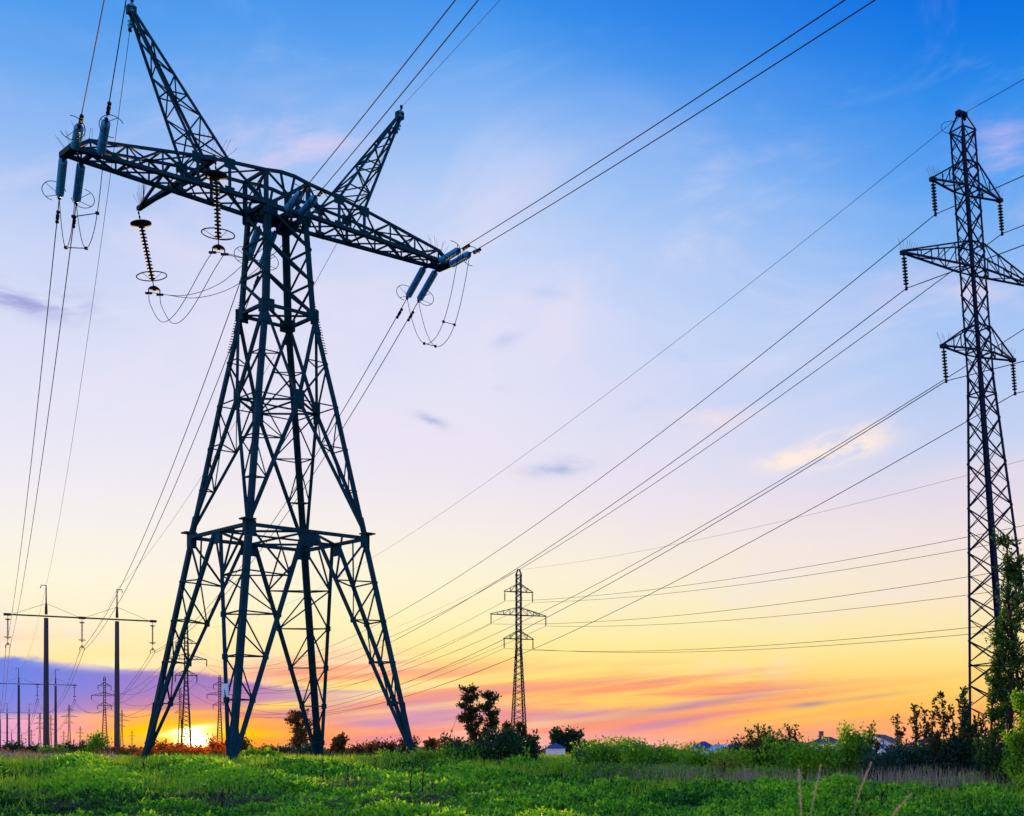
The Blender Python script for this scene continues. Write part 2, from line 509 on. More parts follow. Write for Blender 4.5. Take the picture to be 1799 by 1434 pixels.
for sgn in (-1, 1):
    mb = TB()
    for sb in (-1, 1):
        bot = [(sgn * a, sb * aw(a), ZB) for a in AN] + [(sgn * ATIP, sb * aw(ATIP), ZB)]
        top = [(sgn * a, sb * aw(a), z) for a, z in zip(AN, AZ_)]
        cw = 0.36 if sb < 0 else 0.25
        mb.b(bot[0], bot[-1], cw, 0.24)
        mb.b(top[0], top[1], 0.19)
        for p, q in zip(top[1:-1], top[2:]): mb.b(p, q, 0.17)
        mb.b(top[-1], lerp(top[-1], bot[-1], 0.5), 0.22)
        mb.b(lerp(top[-1], bot[-1], 0.5), bot[-1], 0.22)
        for k in range(1, 6):
            mb.b(top[k], bot[k], 0.15 if k < 3 else 0.09)
        for k in range(5):
            if k % 2 == 0: mb.b(bot[k], top[k + 1], 0.13)
            else: mb.b(top[k], bot[k + 1], 0.13)
            # light secondary member
            m = lerp(bot[k], bot[k + 1], 0.5)
            mb.b(m, top[k + 1] if k % 2 else top[k], 0.07)
        for k in (1, 2):
            mb.plate((top[k][0], top[k][1], top[k][2] - 0.1), 0.7, 0.12, 0.65)
            mb.plate((bot[k][0], bot[k][1], bot[k][2] + 0.1), 0.6, 0.12, 0.5)
    for k in range(6):
        a = AN[k]
        mb.b((sgn * a, -aw(a), ZB), (sgn * a, aw(a), ZB), 0.10)
        mb.b((sgn * a, -aw(a), AZ_[k]), (sgn * a, aw(a), AZ_[k]), 0.09)
        a2 = AN[k + 1] if k < 5 else ATIP
        mb.b((sgn * a, -aw(a), ZB), (sgn * a2, aw(a2), ZB), 0.09)
        mb.b((sgn * a, aw(a), ZB), (sgn * a2, -aw(a2), ZB), 0.09)
        if k < 5:
            s2 = 1 if k % 2 else -1
            mb.b((sgn * a, s2 * aw(a), AZ_[k]), (sgn * a2, -s2 * aw(a2), AZ_[k + 1]), 0.085)
    mb.b((sgn * ATIP, -0.95, ZB), (sgn * ATIP, 0.95, ZB), 0.42, 0.34)
    mb.b((sgn * 12.2, -1.05, ZB - 0.1), (sgn * 12.2, 1.05, ZB - 0.1), 0.2)
    arm = mb.build('crossarm', M['steel'], tower)
    sp = MB()
    spikes(sp, TL(sgn * 12.6, 0.5, ZB + 0.2), 9, 0.95, (0.9, 1.4), (sgn * 0.8, 0.4, 0))
    sp.build('bird_spikes', M['hardware'], arm)
    sp = MB()
    spikes(sp, TL(sgn * 12.3, -0.6, ZB + 0.6), 7, 0.85, (0.9, 0.8), (sgn * 0.9, 0.2, 0))
    sp.build('bird_spikes', M['hardware'], arm)
    # slanted earth wire peak
    mb = TB()
    tip = (sgn * 9.5, 0.0, 46.45)
    b1 = {(i, j): (sgn * (3.9 if i == 0 else 5.9), j * aw(3.9 if i == 0 else 5.9), 38.5 if i == 0 else 38.27) for i in (0, 1) for j in (-1, 1)}
    top = {k: (tip[0] + (-sgn * 0.10 if k[0] == 0 else sgn * 0.10), k[1] * 0.10, tip[2]) for k in b1}
    for k in b1: mb.b(b1[k], top[k], 0.14)
    mb.plate((tip[0], 0, tip[2] + 0.02), 0.5, 0.42, 0.5)
    faces = [((0, -1), (1, -1)), ((1, -1), (1, 1)), ((1, 1), (0, 1)), ((0, 1), (0, -1))]
    lv = [0.0, 0.16, 0.31, 0.45, 0.58, 0.70, 0.81, 0.90]
    for fi, (p, q) in enumerate(faces):
        for k in range(len(lv) - 1):
            t, u = lv[k], lv[k + 1]
            if (k + fi) % 2 == 0: mb.b(lerp(b1[p], top[p], t), lerp(b1[q], top[q], u), 0.08)
            else: mb.b(lerp(b1[q], top[q], t), lerp(b1[p], top[p], u), 0.08)
            if k in (1, 3): mb.b(lerp(b1[p], top[p], t), lerp(b1[q], top[q], t), 0.075)
    mb.build('earth_wire_peak', M['steel'], tower)

# outrigger that carries the jumper of the middle phase round the body
mb = TB()
OA = -5.15
OUT0, OUT1 = (OA, -2.0, 38.06), (OA, 9.85, 38.10)
mb.b(OUT0, OUT1, 0.27, 0.27)
mb.b(OUT1, (-6.7, 1.2, 38.1), 0.15)
mb.b(OUT1, (-4.2, 1.3, 38.4), 0.12)
mb.b((OA, -2.0, 38.06), (OA - 0.5, -1.25, 38.2), 0.3)
orig = mb.build('outrigger', M['steel'], tower)
sp = MB()
spikes(sp, TL(OA, 9.2, 38.3), 16, 1.25, (1.3, 1.6), (0.25, 1.0, 0))
sp.build('bird_spikes', M['hardware'], orig)
sp = MB()
spikes(sp, TL(OA, -1.2, 38.8), 10, 0.95, (1.8, 1.2), (1.0, 0.1, 0))
sp.build('bird_spikes', M['hardware'], orig)


# ------------------------------------------------------------------ insulators
def disc_profile(L, n, r, rc):
    prof = [(0, rc)]
    st = L / n
    for i in range(n):
        a = i * st
        prof += [(a + 0.08 * st, rc), (a + 0.20 * st, r * 0.8), (a + 0.32 * st, r), (a + 0.44 * st, r * 0.98), (a + 0.50 * st, rc * 1.5), (a + st, rc)]
    return prof


def insulator(name, p, q, n, r, label, cat, group, mat, lead=0.35, tail=0.3, ring=None, cap=None, parts=True, seg=12, yoke=False):
    """string from p (structure) to q (conductor)"""
    p, q = Vector(p), Vector(q)
    d = (q - p).normalized()
    L = (q - p).length
    root = empty(name, p)
    tag(root, label, cat, group)
    z = Vector((0, 0, 0))
    a, b = d * lead, d * (L - tail)
    if not parts:
        mb = MB()
        mb.lathe(z, q - p, [(0, r * 0.2), (lead, r * 0.2)] + [(lead + t, x) for t, x in disc_profile(L - lead - tail, n, r, r * 0.35)] + [(L, r * 0.2)], 6)
        o = mb.build(name, mat)
        o.location = p
        tag(o, label, cat, group)
        bpy.data.objects.remove(root)
        return o
    mb = MB()
    mb.lathe(a, b, disc_profile((b - a).length, n, r, r * 0.30), seg)
    mb.build('disc_stack', mat, root)
    mb = MB()
    mb.tube([z, a + d * 0.05], r * 0.16, 5)
    mb.tube([b - d * 0.05, q - p], r * 0.16, 5)
    for k in range(3):
        c = d * (lead * (k + 0.5) / 3)
        mb.lathe(c - d * 0.05, c + d * 0.05, [(0, r * 0.28), (0.1, r * 0.28)], 6)
    # metal caps between the discs form the dark core
    mb.lathe(a, b, [(0, r * 0.34), ((b - a).length, r * 0.34)], 6)
    x = d.cross(Vector((0, 0, 1)))
    x = x.normalized() if x.length > 0.1 else Vector((1, 0, 0))
    mb.box(q - p, 0.12, 0.12, 0.16)
    mb.build('fitting', M['hardware'], root)
    if ring:
        R, off, a0, a1, nsp = ring
        y = d.cross(x).normalized()
        c = b - d * 0.25 + (x * off[0] + y * off[1])
        mb = MB()
        nn = 22
        pts = [c + (x * math.cos(a0 + (a1 - a0) * i / nn) + y * math.sin(a0 + (a1 - a0) * i / nn)) * R for i in range(nn + 1)]
        full = abs(a1 - a0) > 6.2
        mb.tube(pts[:-1] if full else pts, 0.030 if full else 0.018, 5, closed=full)
        for k in range(nsp):
            i = int(nn * (k + 0.5) / nsp)
            mb.tube([b, pts[i]], 0.014, 4)
        mb.build('arcing_ring', M['hardware'], root)
    if yoke:
        e = q - p
        mb = MB()
        xo = Vector((0.24, 0.12, 0))
        mb.lathe(e + Vector((0, 0, -0.02)), e + Vector((0, 0, 0.16)), [(0, 0.28), (0.06, 0.26), (0.12, 0.18), (0.18, 0.06)], 10)
        for k in (-1, 1):
            mb.tube([e + xo * k, e + xo * k + Vector((0, 0, -0.26))], 0.03, 4)
            mb.box(e + xo * k + Vector((0, 0, -0.26)), 0.34, 0.1, 0.1)
        mb.build('clamp_yoke', M['hardware'], root)
    if cap:
        mb = MB()
        c = a - d * 0.02
        mb.lathe(c, c + d * 0.2, [(0, cap * 0.8), (0.03, cap), (0.09, cap), (0.15, cap * 0.5)], 18)
        mb.build('shield_disc', M['hardware'], root)
    return root


def span(p, q, sag, n=48, t0=0.0, t1=1.0):
    out = []
    for i in range(n + 1):
        t = t0 + (t1 - t0) * i / n
        c = p.lerp(q, t)
        c.z -= 4 * sag * t * (1 - t)
        out.append(c)
    return out


def wire(name, pts, r, label, cat, group, dampers=(), n=5, mat=None):
    mb = MB()
    o0 = pts[0]
    mb.tube([p - o0 for p in pts], r, n)
    o = mb.build(name, mat or M['wire'])
    o.location = o0
    tag(o, label, cat, group)
    if dampers:
        seg = [(pts[i + 1] - pts[i]).length for i in range(len(pts) - 1)]
        for dist in dampers:
            acc = 0
            for i, L in enumerate(seg):
                if acc + L >= dist:
                    d = (pts[i + 1] - pts[i]).normalized()
                    c = pts[i] + d * (dist - acc) - o0 + Vector((0, 0, -0.10))
                    m = MB()
                    for e in (-1, 1):
                        m.lathe(c + d * (0.17 * e - 0.085), c + d * (0.17 * e + 0.085), [(0, 0.05), (0.03, 0.085), (0.14, 0.085), (0.17, 0.05)], 7)
                    m.tube([c - d * 0.2, c + d * 0.2], 0.02, 4)
                    m.tube([c, c + Vector((0, 0, 0.1))], 0.03, 4)
                    m.build('vibration_damper', M['hardware'], o)
                    break
                acc += L
    return o


# H frames of the same line (positions in model units x S)
HY = [(-118.6, 230.0, 0.543), (-246.7, 449.0, 0.543), (-428.0, 759.0, 0.543), (-506.5, 888.0, 0.52), (-841.0, 1467.0, 0.52)]
HS, HZ, HTOP, HARM, HSTR = 5.485, 23.67, 29.01, 11.3, 5.1


def HW(i, a, z, b=0.0):
    X, Y, yw = HY[i]
    c, s = math.cos(yw), math.sin(yw)
    return Vector(((X + a * c - b * s) * S, (Y + a * s + b * c) * S, z * S))


# direction in which the spans run toward the viewer
NEAR = Vector((0.586, -1.0, -0.133))
ND = NEAR.normalized()


def near_pts(p, slope, az, n=60, run=95.0, c=4.0e-4):
    out = []
    for i in range(n + 1):
        t = run * i / n
        out.append(Vector((p.x + az * t, p.y - t, p.z - slope * t + c * t * t)))
    return out


def solve_near(p, exit_px, c=4.0e-4, az=0.586, top=0.0):
    """slope of the wire so that it crosses the top of the photo at the given column"""
    lo, hi = -0.5, 0.6
    def col(sl):
        for i in range(1, 4000):
            t = 100.0 * i / 4000
            Y = p.y - t
            if Y < 2: break
            if CY - FPX * (p.z - sl * t + c * t * t) / Y <= top:
                return CX + FPX * (p.x + az * t) / Y
        return 1e9
    best = min((abs(col(lo + (hi - lo) * k / 300) - exit_px), lo + (hi - lo) * k / 300) for k in range(301))
    return best[1]


def on_ray(px, py, p, d):
    """length along p + d*t whose picture is nearest the pixel"""
    best = (1e9, 0)
    for i in range(1, 900):
        t = 0.01 * i
        w = p + d * t
        u, v = CX + FPX * w.x / w.y, CY - FPX * w.z / w.y
        e = (u - px) ** 2 + (v - py) ** 2
        if e < best[0]: best = (e, t)
    return best[1]


hot = {}
phases = {
    'high': dict(near=[((-13.15, -0.75, ZB), (141.3, 221.4), 183), ((-11.75, -0.95, ZB), (172.7, 227.6), 226)],
                 away=[((-13.25, 0.80, ZB - 0.1), (105, 363)), ((-12.2, 0.85, ZB - 0.1), (131.6, 363))]),
    'mid': dict(near=[((-0.15, -1.70, ZB - 0.15), (522.6, 338), 800), ((0.85, -1.70, ZB - 0.15), (548, 343.6), 840)],
                away=[((-0.35, 1.75, ZB - 0.4), (432, 459)), ((0.75, 1.75, ZB - 0.4), (455, 459))]),
    'low': dict(near=[((12.3, -0.90, ZB - 0.1), (817.6, 441.6), 1480), ((13.25, -0.85, ZB - 0.1), (836.5, 448), 1530)],
                away=[((12.1, 0.85, ZB - 0.1), (718, 531.5)), ((13.1, 0.80, ZB - 0.1), (738, 534))]),
}
where = {'high': 'the higher arm tip', 'mid': 'the tower centre', 'low': 'the lower arm tip'}
side_txt = {('high', 0): 'outer', ('high', 1): 'inner', ('mid', 0): 'first', ('mid', 1): 'second', ('low', 0): 'inner', ('low', 1): 'outer'}
hang = {'high': -HARM + 0.1, 'mid': 0.0, 'low': HARM - 0.1}
sags = {'high': 2.4, 'mid': 3.0, 'low': 3.6}
for ph, dd in phases.items():
    for i, (base, endpx, exitpx) in enumerate(dd['near']):
        p = TW(*base)
        # pull direction
        d = ND.copy()
        L = 3.45
        q = p + d * L
        w_ = CX + FPX * q.x / q.y
        sl = solve_near(q, exitpx)
        d = Vector((0.586, -1.0, -sl)).normalized()
        q = p + d * L
        sgn = -1 if i == 0 else 1
        insulator('insulator_string', p, q, 21, 0.19,
                  f'glass insulator string from {where[ph]} toward the viewer, {side_txt[ph, i]} of its pair', 'insulator', 'tension insulators of the big tower', M['glass'],
                  0.30, 0.25, (0.50, (sgn * -0.25, 0.0), math.pi * (0.15 if sgn < 0 else -0.85), math.pi * (1.55 if sgn < 0 else 0.55), 3))
        hot[ph, 'near', i] = q
        wire('power_line', near_pts(q, sl, 0.586), 0.021,
             f'dark conductor rising out of the frame from {where[ph]}, {side_txt[ph, i]} of two', 'power line', 'conductors of the big tower toward the viewer', (1.0, 1.5))
    for i, (base, endpx) in enumerate(dd['away']):
        p = TW(*base)
        e = HW(0, hang[ph] + (0.28 if i else -0.28), HZ - HSTR - 0.55)
        g = (e - p)
        g = g / g.length
        h = math.hypot(g.x, g.y)
        sg = sags[ph]
        d = Vector((g.x, g.y, g.z - 4 * sg / (e - p).length)).normalized()
        L = 3.45
        q = p + d * L
        sgn = -1 if i == 0 else 1
        insulator('insulator_string', p, q, 21, 0.19,
                  f'glass insulator string from {where[ph]} toward the far poles, {side_txt[ph, i]} of its pair', 'insulator', 'tension insulators of the big tower', M['glass'],
                  0.30, 0.25, (0.50, (sgn * 0.25, 0.0), math.pi * (0.45 if sgn > 0 else -0.55) - math.pi * 0.9, math.pi * (0.45 if sgn > 0 else -0.55) + math.pi * 0.5, 3))
        hot[ph, 'away', i] = q
        wire('power_line', span(q, e, sg, 60), 0.024,
             f'conductor running from {where[ph]} to the nearest pole pair, {side_txt[ph, i]} of two', 'power line', 'conductors from the big tower to the poles', (1.3, 1.85))

# jumper supports under the outrigger
js = {}
p0 = TW(OA + 0.02, -2.0, 37.9)
js['near'] = p0 + Vector((0.15, 0.0, -4.15))
p1 = TW(OA, 9.85, 37.95)
js['far'] = p1 + Vector((0.72, 0.25, -4.0))
for k, p in (('near', p0), ('far', p1)):
    insulator('jumper_insulator', p, js[k], 17, 0.16,
              'long string of dark discs hung in front of the crossarm, holding jumper cables' if k == 'near' else 'long slanting string of dark discs hung from the outrigger tip, holding jumper cables',
              'insulator', 'jumper insulators of the big tower', M['porcelain'], 0.62, 0.42, (0.74, (0, 0), 0, 2 * math.pi, 4), 0.52, yoke=True)


def catmull(P, n=14):
    P = [P[0] * 2 - P[1]] + P + [P[-1] * 2 - P[-2]]
    out = []
    for i in range(1, len(P) - 2):
        a, b, c, d = P[i - 1], P[i], P[i + 1], P[i + 2]
        for k in range(n):
            t = k / n
            out.append(0.5 * ((2 * b) + (c - a) * t + (2 * a - 5 * b + 4 * c - d) * t * t + (3 * b - a - 3 * c + d) * t ** 3))
    out.append(P[-2])
    return out


for ph, drop in (('high', 3.6), ('low', 3.7)):
    for i in (0, 1):
        a, b = hot[ph, 'away', i], hot[ph, 'near', i]
        pts = []
        for k in range(31):
            t = k / 30
            c = a.lerp(b, t)
            c.z -= drop * (1 - abs(2 * t - 1) ** 2.3)
            pts.append(c)
        o = wire('jumper_cable', pts, 0.017, f'thin drooping jumper cable below {where[ph]}, {side_txt[ph, i]} of two', 'jumper cable', 'jumper cables of the big tower')
        if i == 0:
            a2, b2 = hot[ph, 'away', 1], hot[ph, 'near', 1]
            for t in (0.35, 0.72):
                m = MB()
                c1 = a.lerp(b, t); c1.z -= drop * (1 - abs(2 * t - 1) ** 2.3)
                c2 = a2.lerp(b2, t); c2.z -= drop * (1 - abs(2 * t - 1) ** 2.3)
                m.tube([c1 - pts[0], c2 - pts[0]], 0.022, 4)
                for c in (c1, c2): m.box(c - pts[0], 0.12, 0.12, 0.12)
                m.build('spacer', M['hardware'], o)
for i in (0, 1):
    off = Vector((0.24 * (1 if i else -1), 0.12 * (1 if i else -1), -0.22))
    n_, f_ = js['near'] + off, js['far'] + off
    P = [hot['mid', 'near', i], hot['mid', 'near', i].lerp(n_, 0.5) + Vector((0, 0, -1.5)), n_]
    wire('jumper_cable', catmull(P), 0.017, 'thin jumper cable from centre insulators to the string before the arm, ' + ('upper' if i else 'lower') + ' of two', 'jumper cable', 'jumper cables of the big tower')
    P = [n_, n_.lerp(f_, 0.14) + Vector((0, 0, -0.45)), n_.lerp(f_, 0.52) + Vector((0, 0, -1.85)), n_.lerp(f_, 0.78) + Vector((0, 0, -1.95)), f_.lerp(n_, 0.03) + Vector((0, 0, -0.7)), f_]
    wire('jumper_cable', catmull(P), 0.017, 'deep loop of jumper cable slung between two dark disc strings, ' + ('inner' if i else 'outer') + ' of two', 'jumper cable', 'jumper cables of the big tower')
    e = hot['mid', 'away', i]
    P = [f_, f_.lerp(e, 0.35) + Vector((0, 0, -0.75)), f_.lerp(e, 0.7) + Vector((0, 0, -0.75)), e]
    wire('jumper_cable', catmull(P), 0.017, 'jumper cable from the slanting disc string back to the tower body, ' + ('upper' if i else 'lower') + ' of two', 'jumper cable', 'jumper cables of the big tower')

# earth wires
for sgn, ph, ex in ((-1, 'tall', 241), (1, 'short', 878)):
    tip = TW(sgn * 9.5, 0, 46.75)
    nm = 'higher' if sgn < 0 else 'lower'
    for k, (p, q) in enumerate(((tip + Vector((0, 0, -0.35)), tip + Vector((0.18, -0.3, 0.12))), (tip + Vector((-0.05, 0.1, -0.55)), tip + Vector((-0.3, 0.5, -0.85))))):
        insulator('peak_insulator', p, q, 2, 0.15, f'small glass disc insulator on the {nm} slanted peak, ' + ('viewer side' if k == 0 else 'pole side'), 'insulator', 'earth wire insulators on the peaks', M['glass'], 0.08, 0.08)
    q = tip + Vector((0.18, -0.3, 0.12))
    wire('earth_wire', near_pts(q, solve_near(q, ex), 0.586), 0.011, f'thin earth wire leaving the {nm} slanted peak toward the viewer', 'earth wire', 'earth wires of the big tower')
    q = tip + Vector((-0.3, 0.5, -0.85))
    wire('earth_wire', span(q, HW(0, sgn * HS, HTOP), 2.4, 60), 0.014, f'thin earth wire from the {nm} slanted peak down to the nearest pole pair', 'earth wire', 'earth wires of the big tower')

# ------------------------------------------------------------------ H frames
hl = ['tall pair of grey concrete poles with long crossbeam, nearest the big tower',
      'second pair of concrete poles with crossbeam, half the height of the nearest pair',
      'third pair of concrete poles with crossbeam, behind the second pair',
      'fourth small pair of poles half hidden behind the others',
      'tiny farthest pair of poles at the end of the row']


def hframe(i):
    X, Y, yw = HY[i]
    root = empty('pole_portal', (X * S, Y * S, 0), yw)
    th = 1.0 if i < 2 else 1.15
    for sg in (-1, 1):
        mb = MB()
        x = sg * HS * S
        mb.lathe((x, 0, -1.5 * S), (x, 0, (HZ + 0.3) * S), [(0, 0.36 * th), (6 * S, 0.345 * th), (14 * S, 0.30 * th), ((HZ + 1.2) * S, 0.255 * th)], 12)
        pole = mb.build('pole', M['concrete'], root)
        mb = MB()
        mb.lathe((x, 0, (HZ + 0.3) * S), (x, 0, HTOP * S), [(0, 0.17), (1.6 * S, 0.14), (2.0 * S, 0.085), ((HTOP - HZ - 0.3) * S, 0.06)], 8)
        mb.tube([(x, 0, HTOP * S - 0.05), (x + sg * 0.55, 0, HTOP * S - 0.02), (x + sg * 0.66, 0, HTOP * S - 0.45)], 0.055, 5)
        mb.build('spike', M['steel_far'], pole)
    mb = MB()
    for dy in (-0.22, 0.22):
        mb.bar((-HARM * S, dy, HZ * S), (HARM * S, dy, HZ * S), 0.09, 0.15)
    n = 26
    for k in range(n):
        a = (-HARM + 2 * HARM * k / n) * S
        b = (-HARM + 2 * HARM * (k + 1) / n) * S
        s = 1 if k % 2 else -1
        mb.bar((a, -0.2 * s, HZ * S), (b, 0.2 * s, HZ * S), 0.05)
    for a in (-HARM, 0, HARM): mb.box((a * S, 0, HZ * S), 0.8, 0.5, 0.3)
    mb.build('crossbeam', M['steel_far'], root)
    mb = MB()
    for sg in (-1, 1):
        for e in (-1, 1):
            mb.tube([(sg * HS * S, 0, (HZ + 2.2) * S), ((sg * HS + e * HS * 0.95) * S, 0, HZ * S)], 0.022, 4)
    mb.build('stay_rod', M['steel_far'], root)
    tag(root, hl[i], 'pole portal', 'row of pole portals')
    return root


for i in range(5): hframe(i)
strn = {-1: 'far left end', 0: 'middle', 1: 'right end'}
hn = ['nearest', 'second', 'third', 'fourth']
for i in range(3):
    for k in (-1, 0, 1):
        if i >= 1 and k == -1: continue
        p = HW(i, k * (HARM - 0.1), HZ - 0.1)
        q = HW(i, k * (HARM - 0.1), HZ - HSTR)
        lab = f'disc insulator string hanging from the {["outer", "middle", "inner"][k + 1]} point of the {hn[i]} pole pair crossbeam'
        if i < 2:
            r = insulator('insulator_string', p, q, 15, 0.14, lab, 'insulator', 'strings on the pole portals', M['porcelain'], 0.5, 0.7, (0.42, (0, 0), 0, 2 * math.pi, 4), 0.32, True, 8)
            m = MB()
            e = q - p
            m.tube([e + Vector((0, 0, 0.25)), e + Vector((-0.3, 0, -0.1)), e + Vector((-0.3, 0, -0.42))], 0.05, 4)
            m.tube([e + Vector((0, 0, 0.25)), e + Vector((0.3, 0, -0.1)), e + Vector((0.3, 0, -0.42))], 0.05, 4)
            m.build('clamp_yoke', M['hardware'], r)
        else:
            insulator('insulator_string', p, q, 12, 0.2, lab, 'insulator', 'strings on the pole portals', M['porcelain'], 0.4, 0.4, parts=False)
for i in range(3):
    for k in (-1, 0, 1):
        for j in ((0, 1) if i < 2 else (0,)):
            p = HW(i, k * (HARM - 0.1) + (0.28 if j else -0.28), HZ - HSTR - 0.55)
            q = HW(i + 1, k * (HARM - 0.1) + (0.28 if j else -0.28), HZ - HSTR - 0.55)
            wire('power_line', span(p, q, (5.2, 6.5, 2.5)[i], 40), 0.030 + 0.012 * i, f'{"second" if j else "first"} conductor from the {["outer", "middle", "inner"][k + 1]} string of the {hn[i]} pole pair onward', 'power line', 'conductors between the pole portals', n=4)
    for k in (-1, 1):
        if i > 1: continue
        wire('earth_wire', span(HW(i, k * HS, HTOP), HW(i + 1, k * HS, HTOP), 3.0, 30), 0.016 + 0.01 * i, f'thin earth wire from the {"outer" if k < 0 else "inner"} pole top of the {hn[i]} pair to the next', 'earth wire', 'earth wires between the pole portals', n=4)

# ------------------------------------------------------------------ narrow double circuit towers
Q = 0.8
PT = dict(wt=0.5605, zt=37.93, wb=0.5805, zb=23.05, zpk=39.0, zf=-1.0)
PW0 = 0.5805 + (23.05 - PT['zf']) * (1.118 - 0.5805) / (23.05 - 11.48)
ARMS = [(2.95, 34.34), (5.859, 29.41), (3.071, 24.37)]
PSTR = 1.95


def pylon_parts(th, spk, sub):
    """list of (part name, mesh builder) in local metres"""
    def w(z):
        if z >= PT['zb']: return PT['wb'] + (PT['wt'] - PT['wb']) * (z - PT['zb']) / (PT['zt'] - PT['zb'])
        return PT['wb'] + (PW0 - PT['wb']) * (PT['zb'] - z) / (PT['zb'] - PT['zf'])
    def L(a, b, z): return Vector((a * Q, b * Q, z * Q))
    body = MB()
    zt, zb, zf = PT['zt'], PT['zb'], PT['zf']
    for sa, sb in corners:
        n = ((-sa, 0, 0), (0, -sb, 0))
        body.angle(L(sa * w(zf), sb * w(zf), zf), L(sa * w(zb), sb * w(zb), zb), 0.20 * Q * th, 0.055 * Q * th, *n)
        body.angle(L(sa * w(zb), sb * w(zb), zb), L(sa * w(zt), sb * w(zt), zt), 0.15 * Q * th, 0.045 * Q * th, *n)
    zs = [zf]
    n0 = 18
    zs = [zf + (zb - zf) * k / n0 for k in range(n0 + 1)]
    m = 12
    zs += [zb + (zt - zb) * k / m for k in range(1, m + 1)]
    for k in range(len(zs) - 1):
        z, Z = zs[k], zs[k + 1]
        a, A = w(z), w(Z)
        t1, t2 = 0.082 * Q * th, 0.05 * Q * th
        for i in range(4):
            p, q = corners[i], corners[(i + 1) % 4]
            f = (k + i) % 2
            body.bar(L(p[0] * a, p[1] * a, z), L(q[0] * A, q[1] * A, Z), t1 if f else t2)
            body.bar(L(q[0] * a, q[1] * a, z), L(p[0] * A, p[1] * A, Z), t2 if f else t1)
    rings = [zb - 1.2, zt] + [z for _, z in ARMS] + [z + 1.55 for _, z in ARMS] + [zf + 6.5]
    for z in rings:
        a = w(z)
        for i in range(4):
            p, q = corners[i], corners[(i + 1) % 4]
            body.bar(L(p[0] * a, p[1] * a, z), L(q[0] * a, q[1] * a, z), 0.085 * Q * th)
    out = [('body', body, M['steel_dark'])]
    top = MB()
    pk = PT['zpk']
    for sa, sb in corners:
        top.bar(L(sa * w(zt), sb * w(zt), zt), L(sa * 0.18, sb * 0.12, pk), 0.11 * Q * th)
    top.box(L(0, 0, pk), 0.75 * Q, 0.34 * Q, 0.26 * Q)
    top.bar(L(-0.3, -0.1, pk + 0.05), L(0.42, 0.1, pk - 0.2), 0.14 * Q)
    out.append(('peak', top, M['steel_dark']))
    for ln, z in ARMS:
        for sg in (-1, 1):
            arm = MB()
            w0 = w(z)
            tip = L(sg * ln, 0, z)
            for sb in (-1, 1):
                p0, p1 = L(sg * w0, sb * w0, z), L(sg * w(z + 1.55), sb * w(z + 1.55), z + 1.55)
                arm.bar(p0, tip + Vector((0, sb * 0.06, 0)), 0.12 * Q * th)
                arm.bar(p1, tip + Vector((0, sb * 0.06, 0.12 * Q)), 0.09 * Q * th)
                nn = 4 if ln > 4 else 2
                for k in range(1, nn):
                    t = k / nn
                    arm.bar(p0.lerp(tip, t), p1.lerp(tip, t), 0.06 * Q * th)
                    arm.bar(p0.lerp(tip, t), p1.lerp(tip, (k - 1) / nn), 0.05 * Q * th)
            for k in range(0, 4 if ln > 4 else 2):
                nn = 4 if ln > 4 else 2
                t, u = k / nn, (k + 1) / nn
                s2 = 1 if k % 2 else -1
                arm.bar(L(sg * w0, s2 * w0, z).lerp(tip, t), L(sg * w0, -s2 * w0, z).lerp(tip, u), 0.055 * Q * th)
            arm.box(tip, 0.35 * Q, 0.3 * Q, 0.22 * Q)
            if spk:
                spikes(arm, tip + Vector((-sg * 0.25, 0, 0.1)), 8, 0.62, (0.7, 0.9), (sg, 0.15, 0))
            out.append(('crossarm', arm, M['steel_dark']))
    return out


def pylon(parts, loc, yaw, label, group, mat=None):
    root = empty('lattice_pylon', loc, yaw)
    tag(root, label, 'pylon', group)
    for n, b, m in parts: b.build(n, mat or m, root)
    return root


# the near one leans a little, as in the photo
PA = dict(X=14.72 * Q, Y=80 * Q, yaw=0.6688, la=-0.04857, lb=0.05255)
near_pylon = pylon(pylon_parts(0.85, True, True), (PA['X'], PA['Y'], 0), 0, 'tall narrow lattice pylon with three pairs of crossarms rising behind the leafy saplings', 'narrow lattice pylons')
ez = Vector((PA['la'], PA['lb'], 1)).normalized()
ex = (Vector((1, 0, 0)) - ez * ez.x).normalized()
ey = ez.cross(ex)
RM = Matrix(((ex.x, ey.x, ez.x), (ex.y, ey.y, ez.y), (ex.z, ey.z, ez.z)))
RY_ = Matrix.Rotation(PA['yaw'], 3, 'Z') @ RM
near_pylon.rotation_euler = RY_.to_euler()


def PLW(kind, a, z, b=0.0):
    """world position of a tower point; kind = dict(X, Y, yaw [, lean])"""
    v = Vector((a * Q, b * Q, z * Q))
    if 'la' in kind:
        v = RY_ @ v
    else:
        v = Matrix.Rotation(kind['yaw'], 3, 'Z') @ v
    return Vector((kind['X'] + v.x, kind['Y'] + v.y, v.z + kind.get('Z', 0)))


def far_at(px, top):
    Y = PT['zpk'] * Q * FPX / (CY - top)
    return dict(X=(px - CX) * Y / FPX, Y=Y, yaw=0.45)


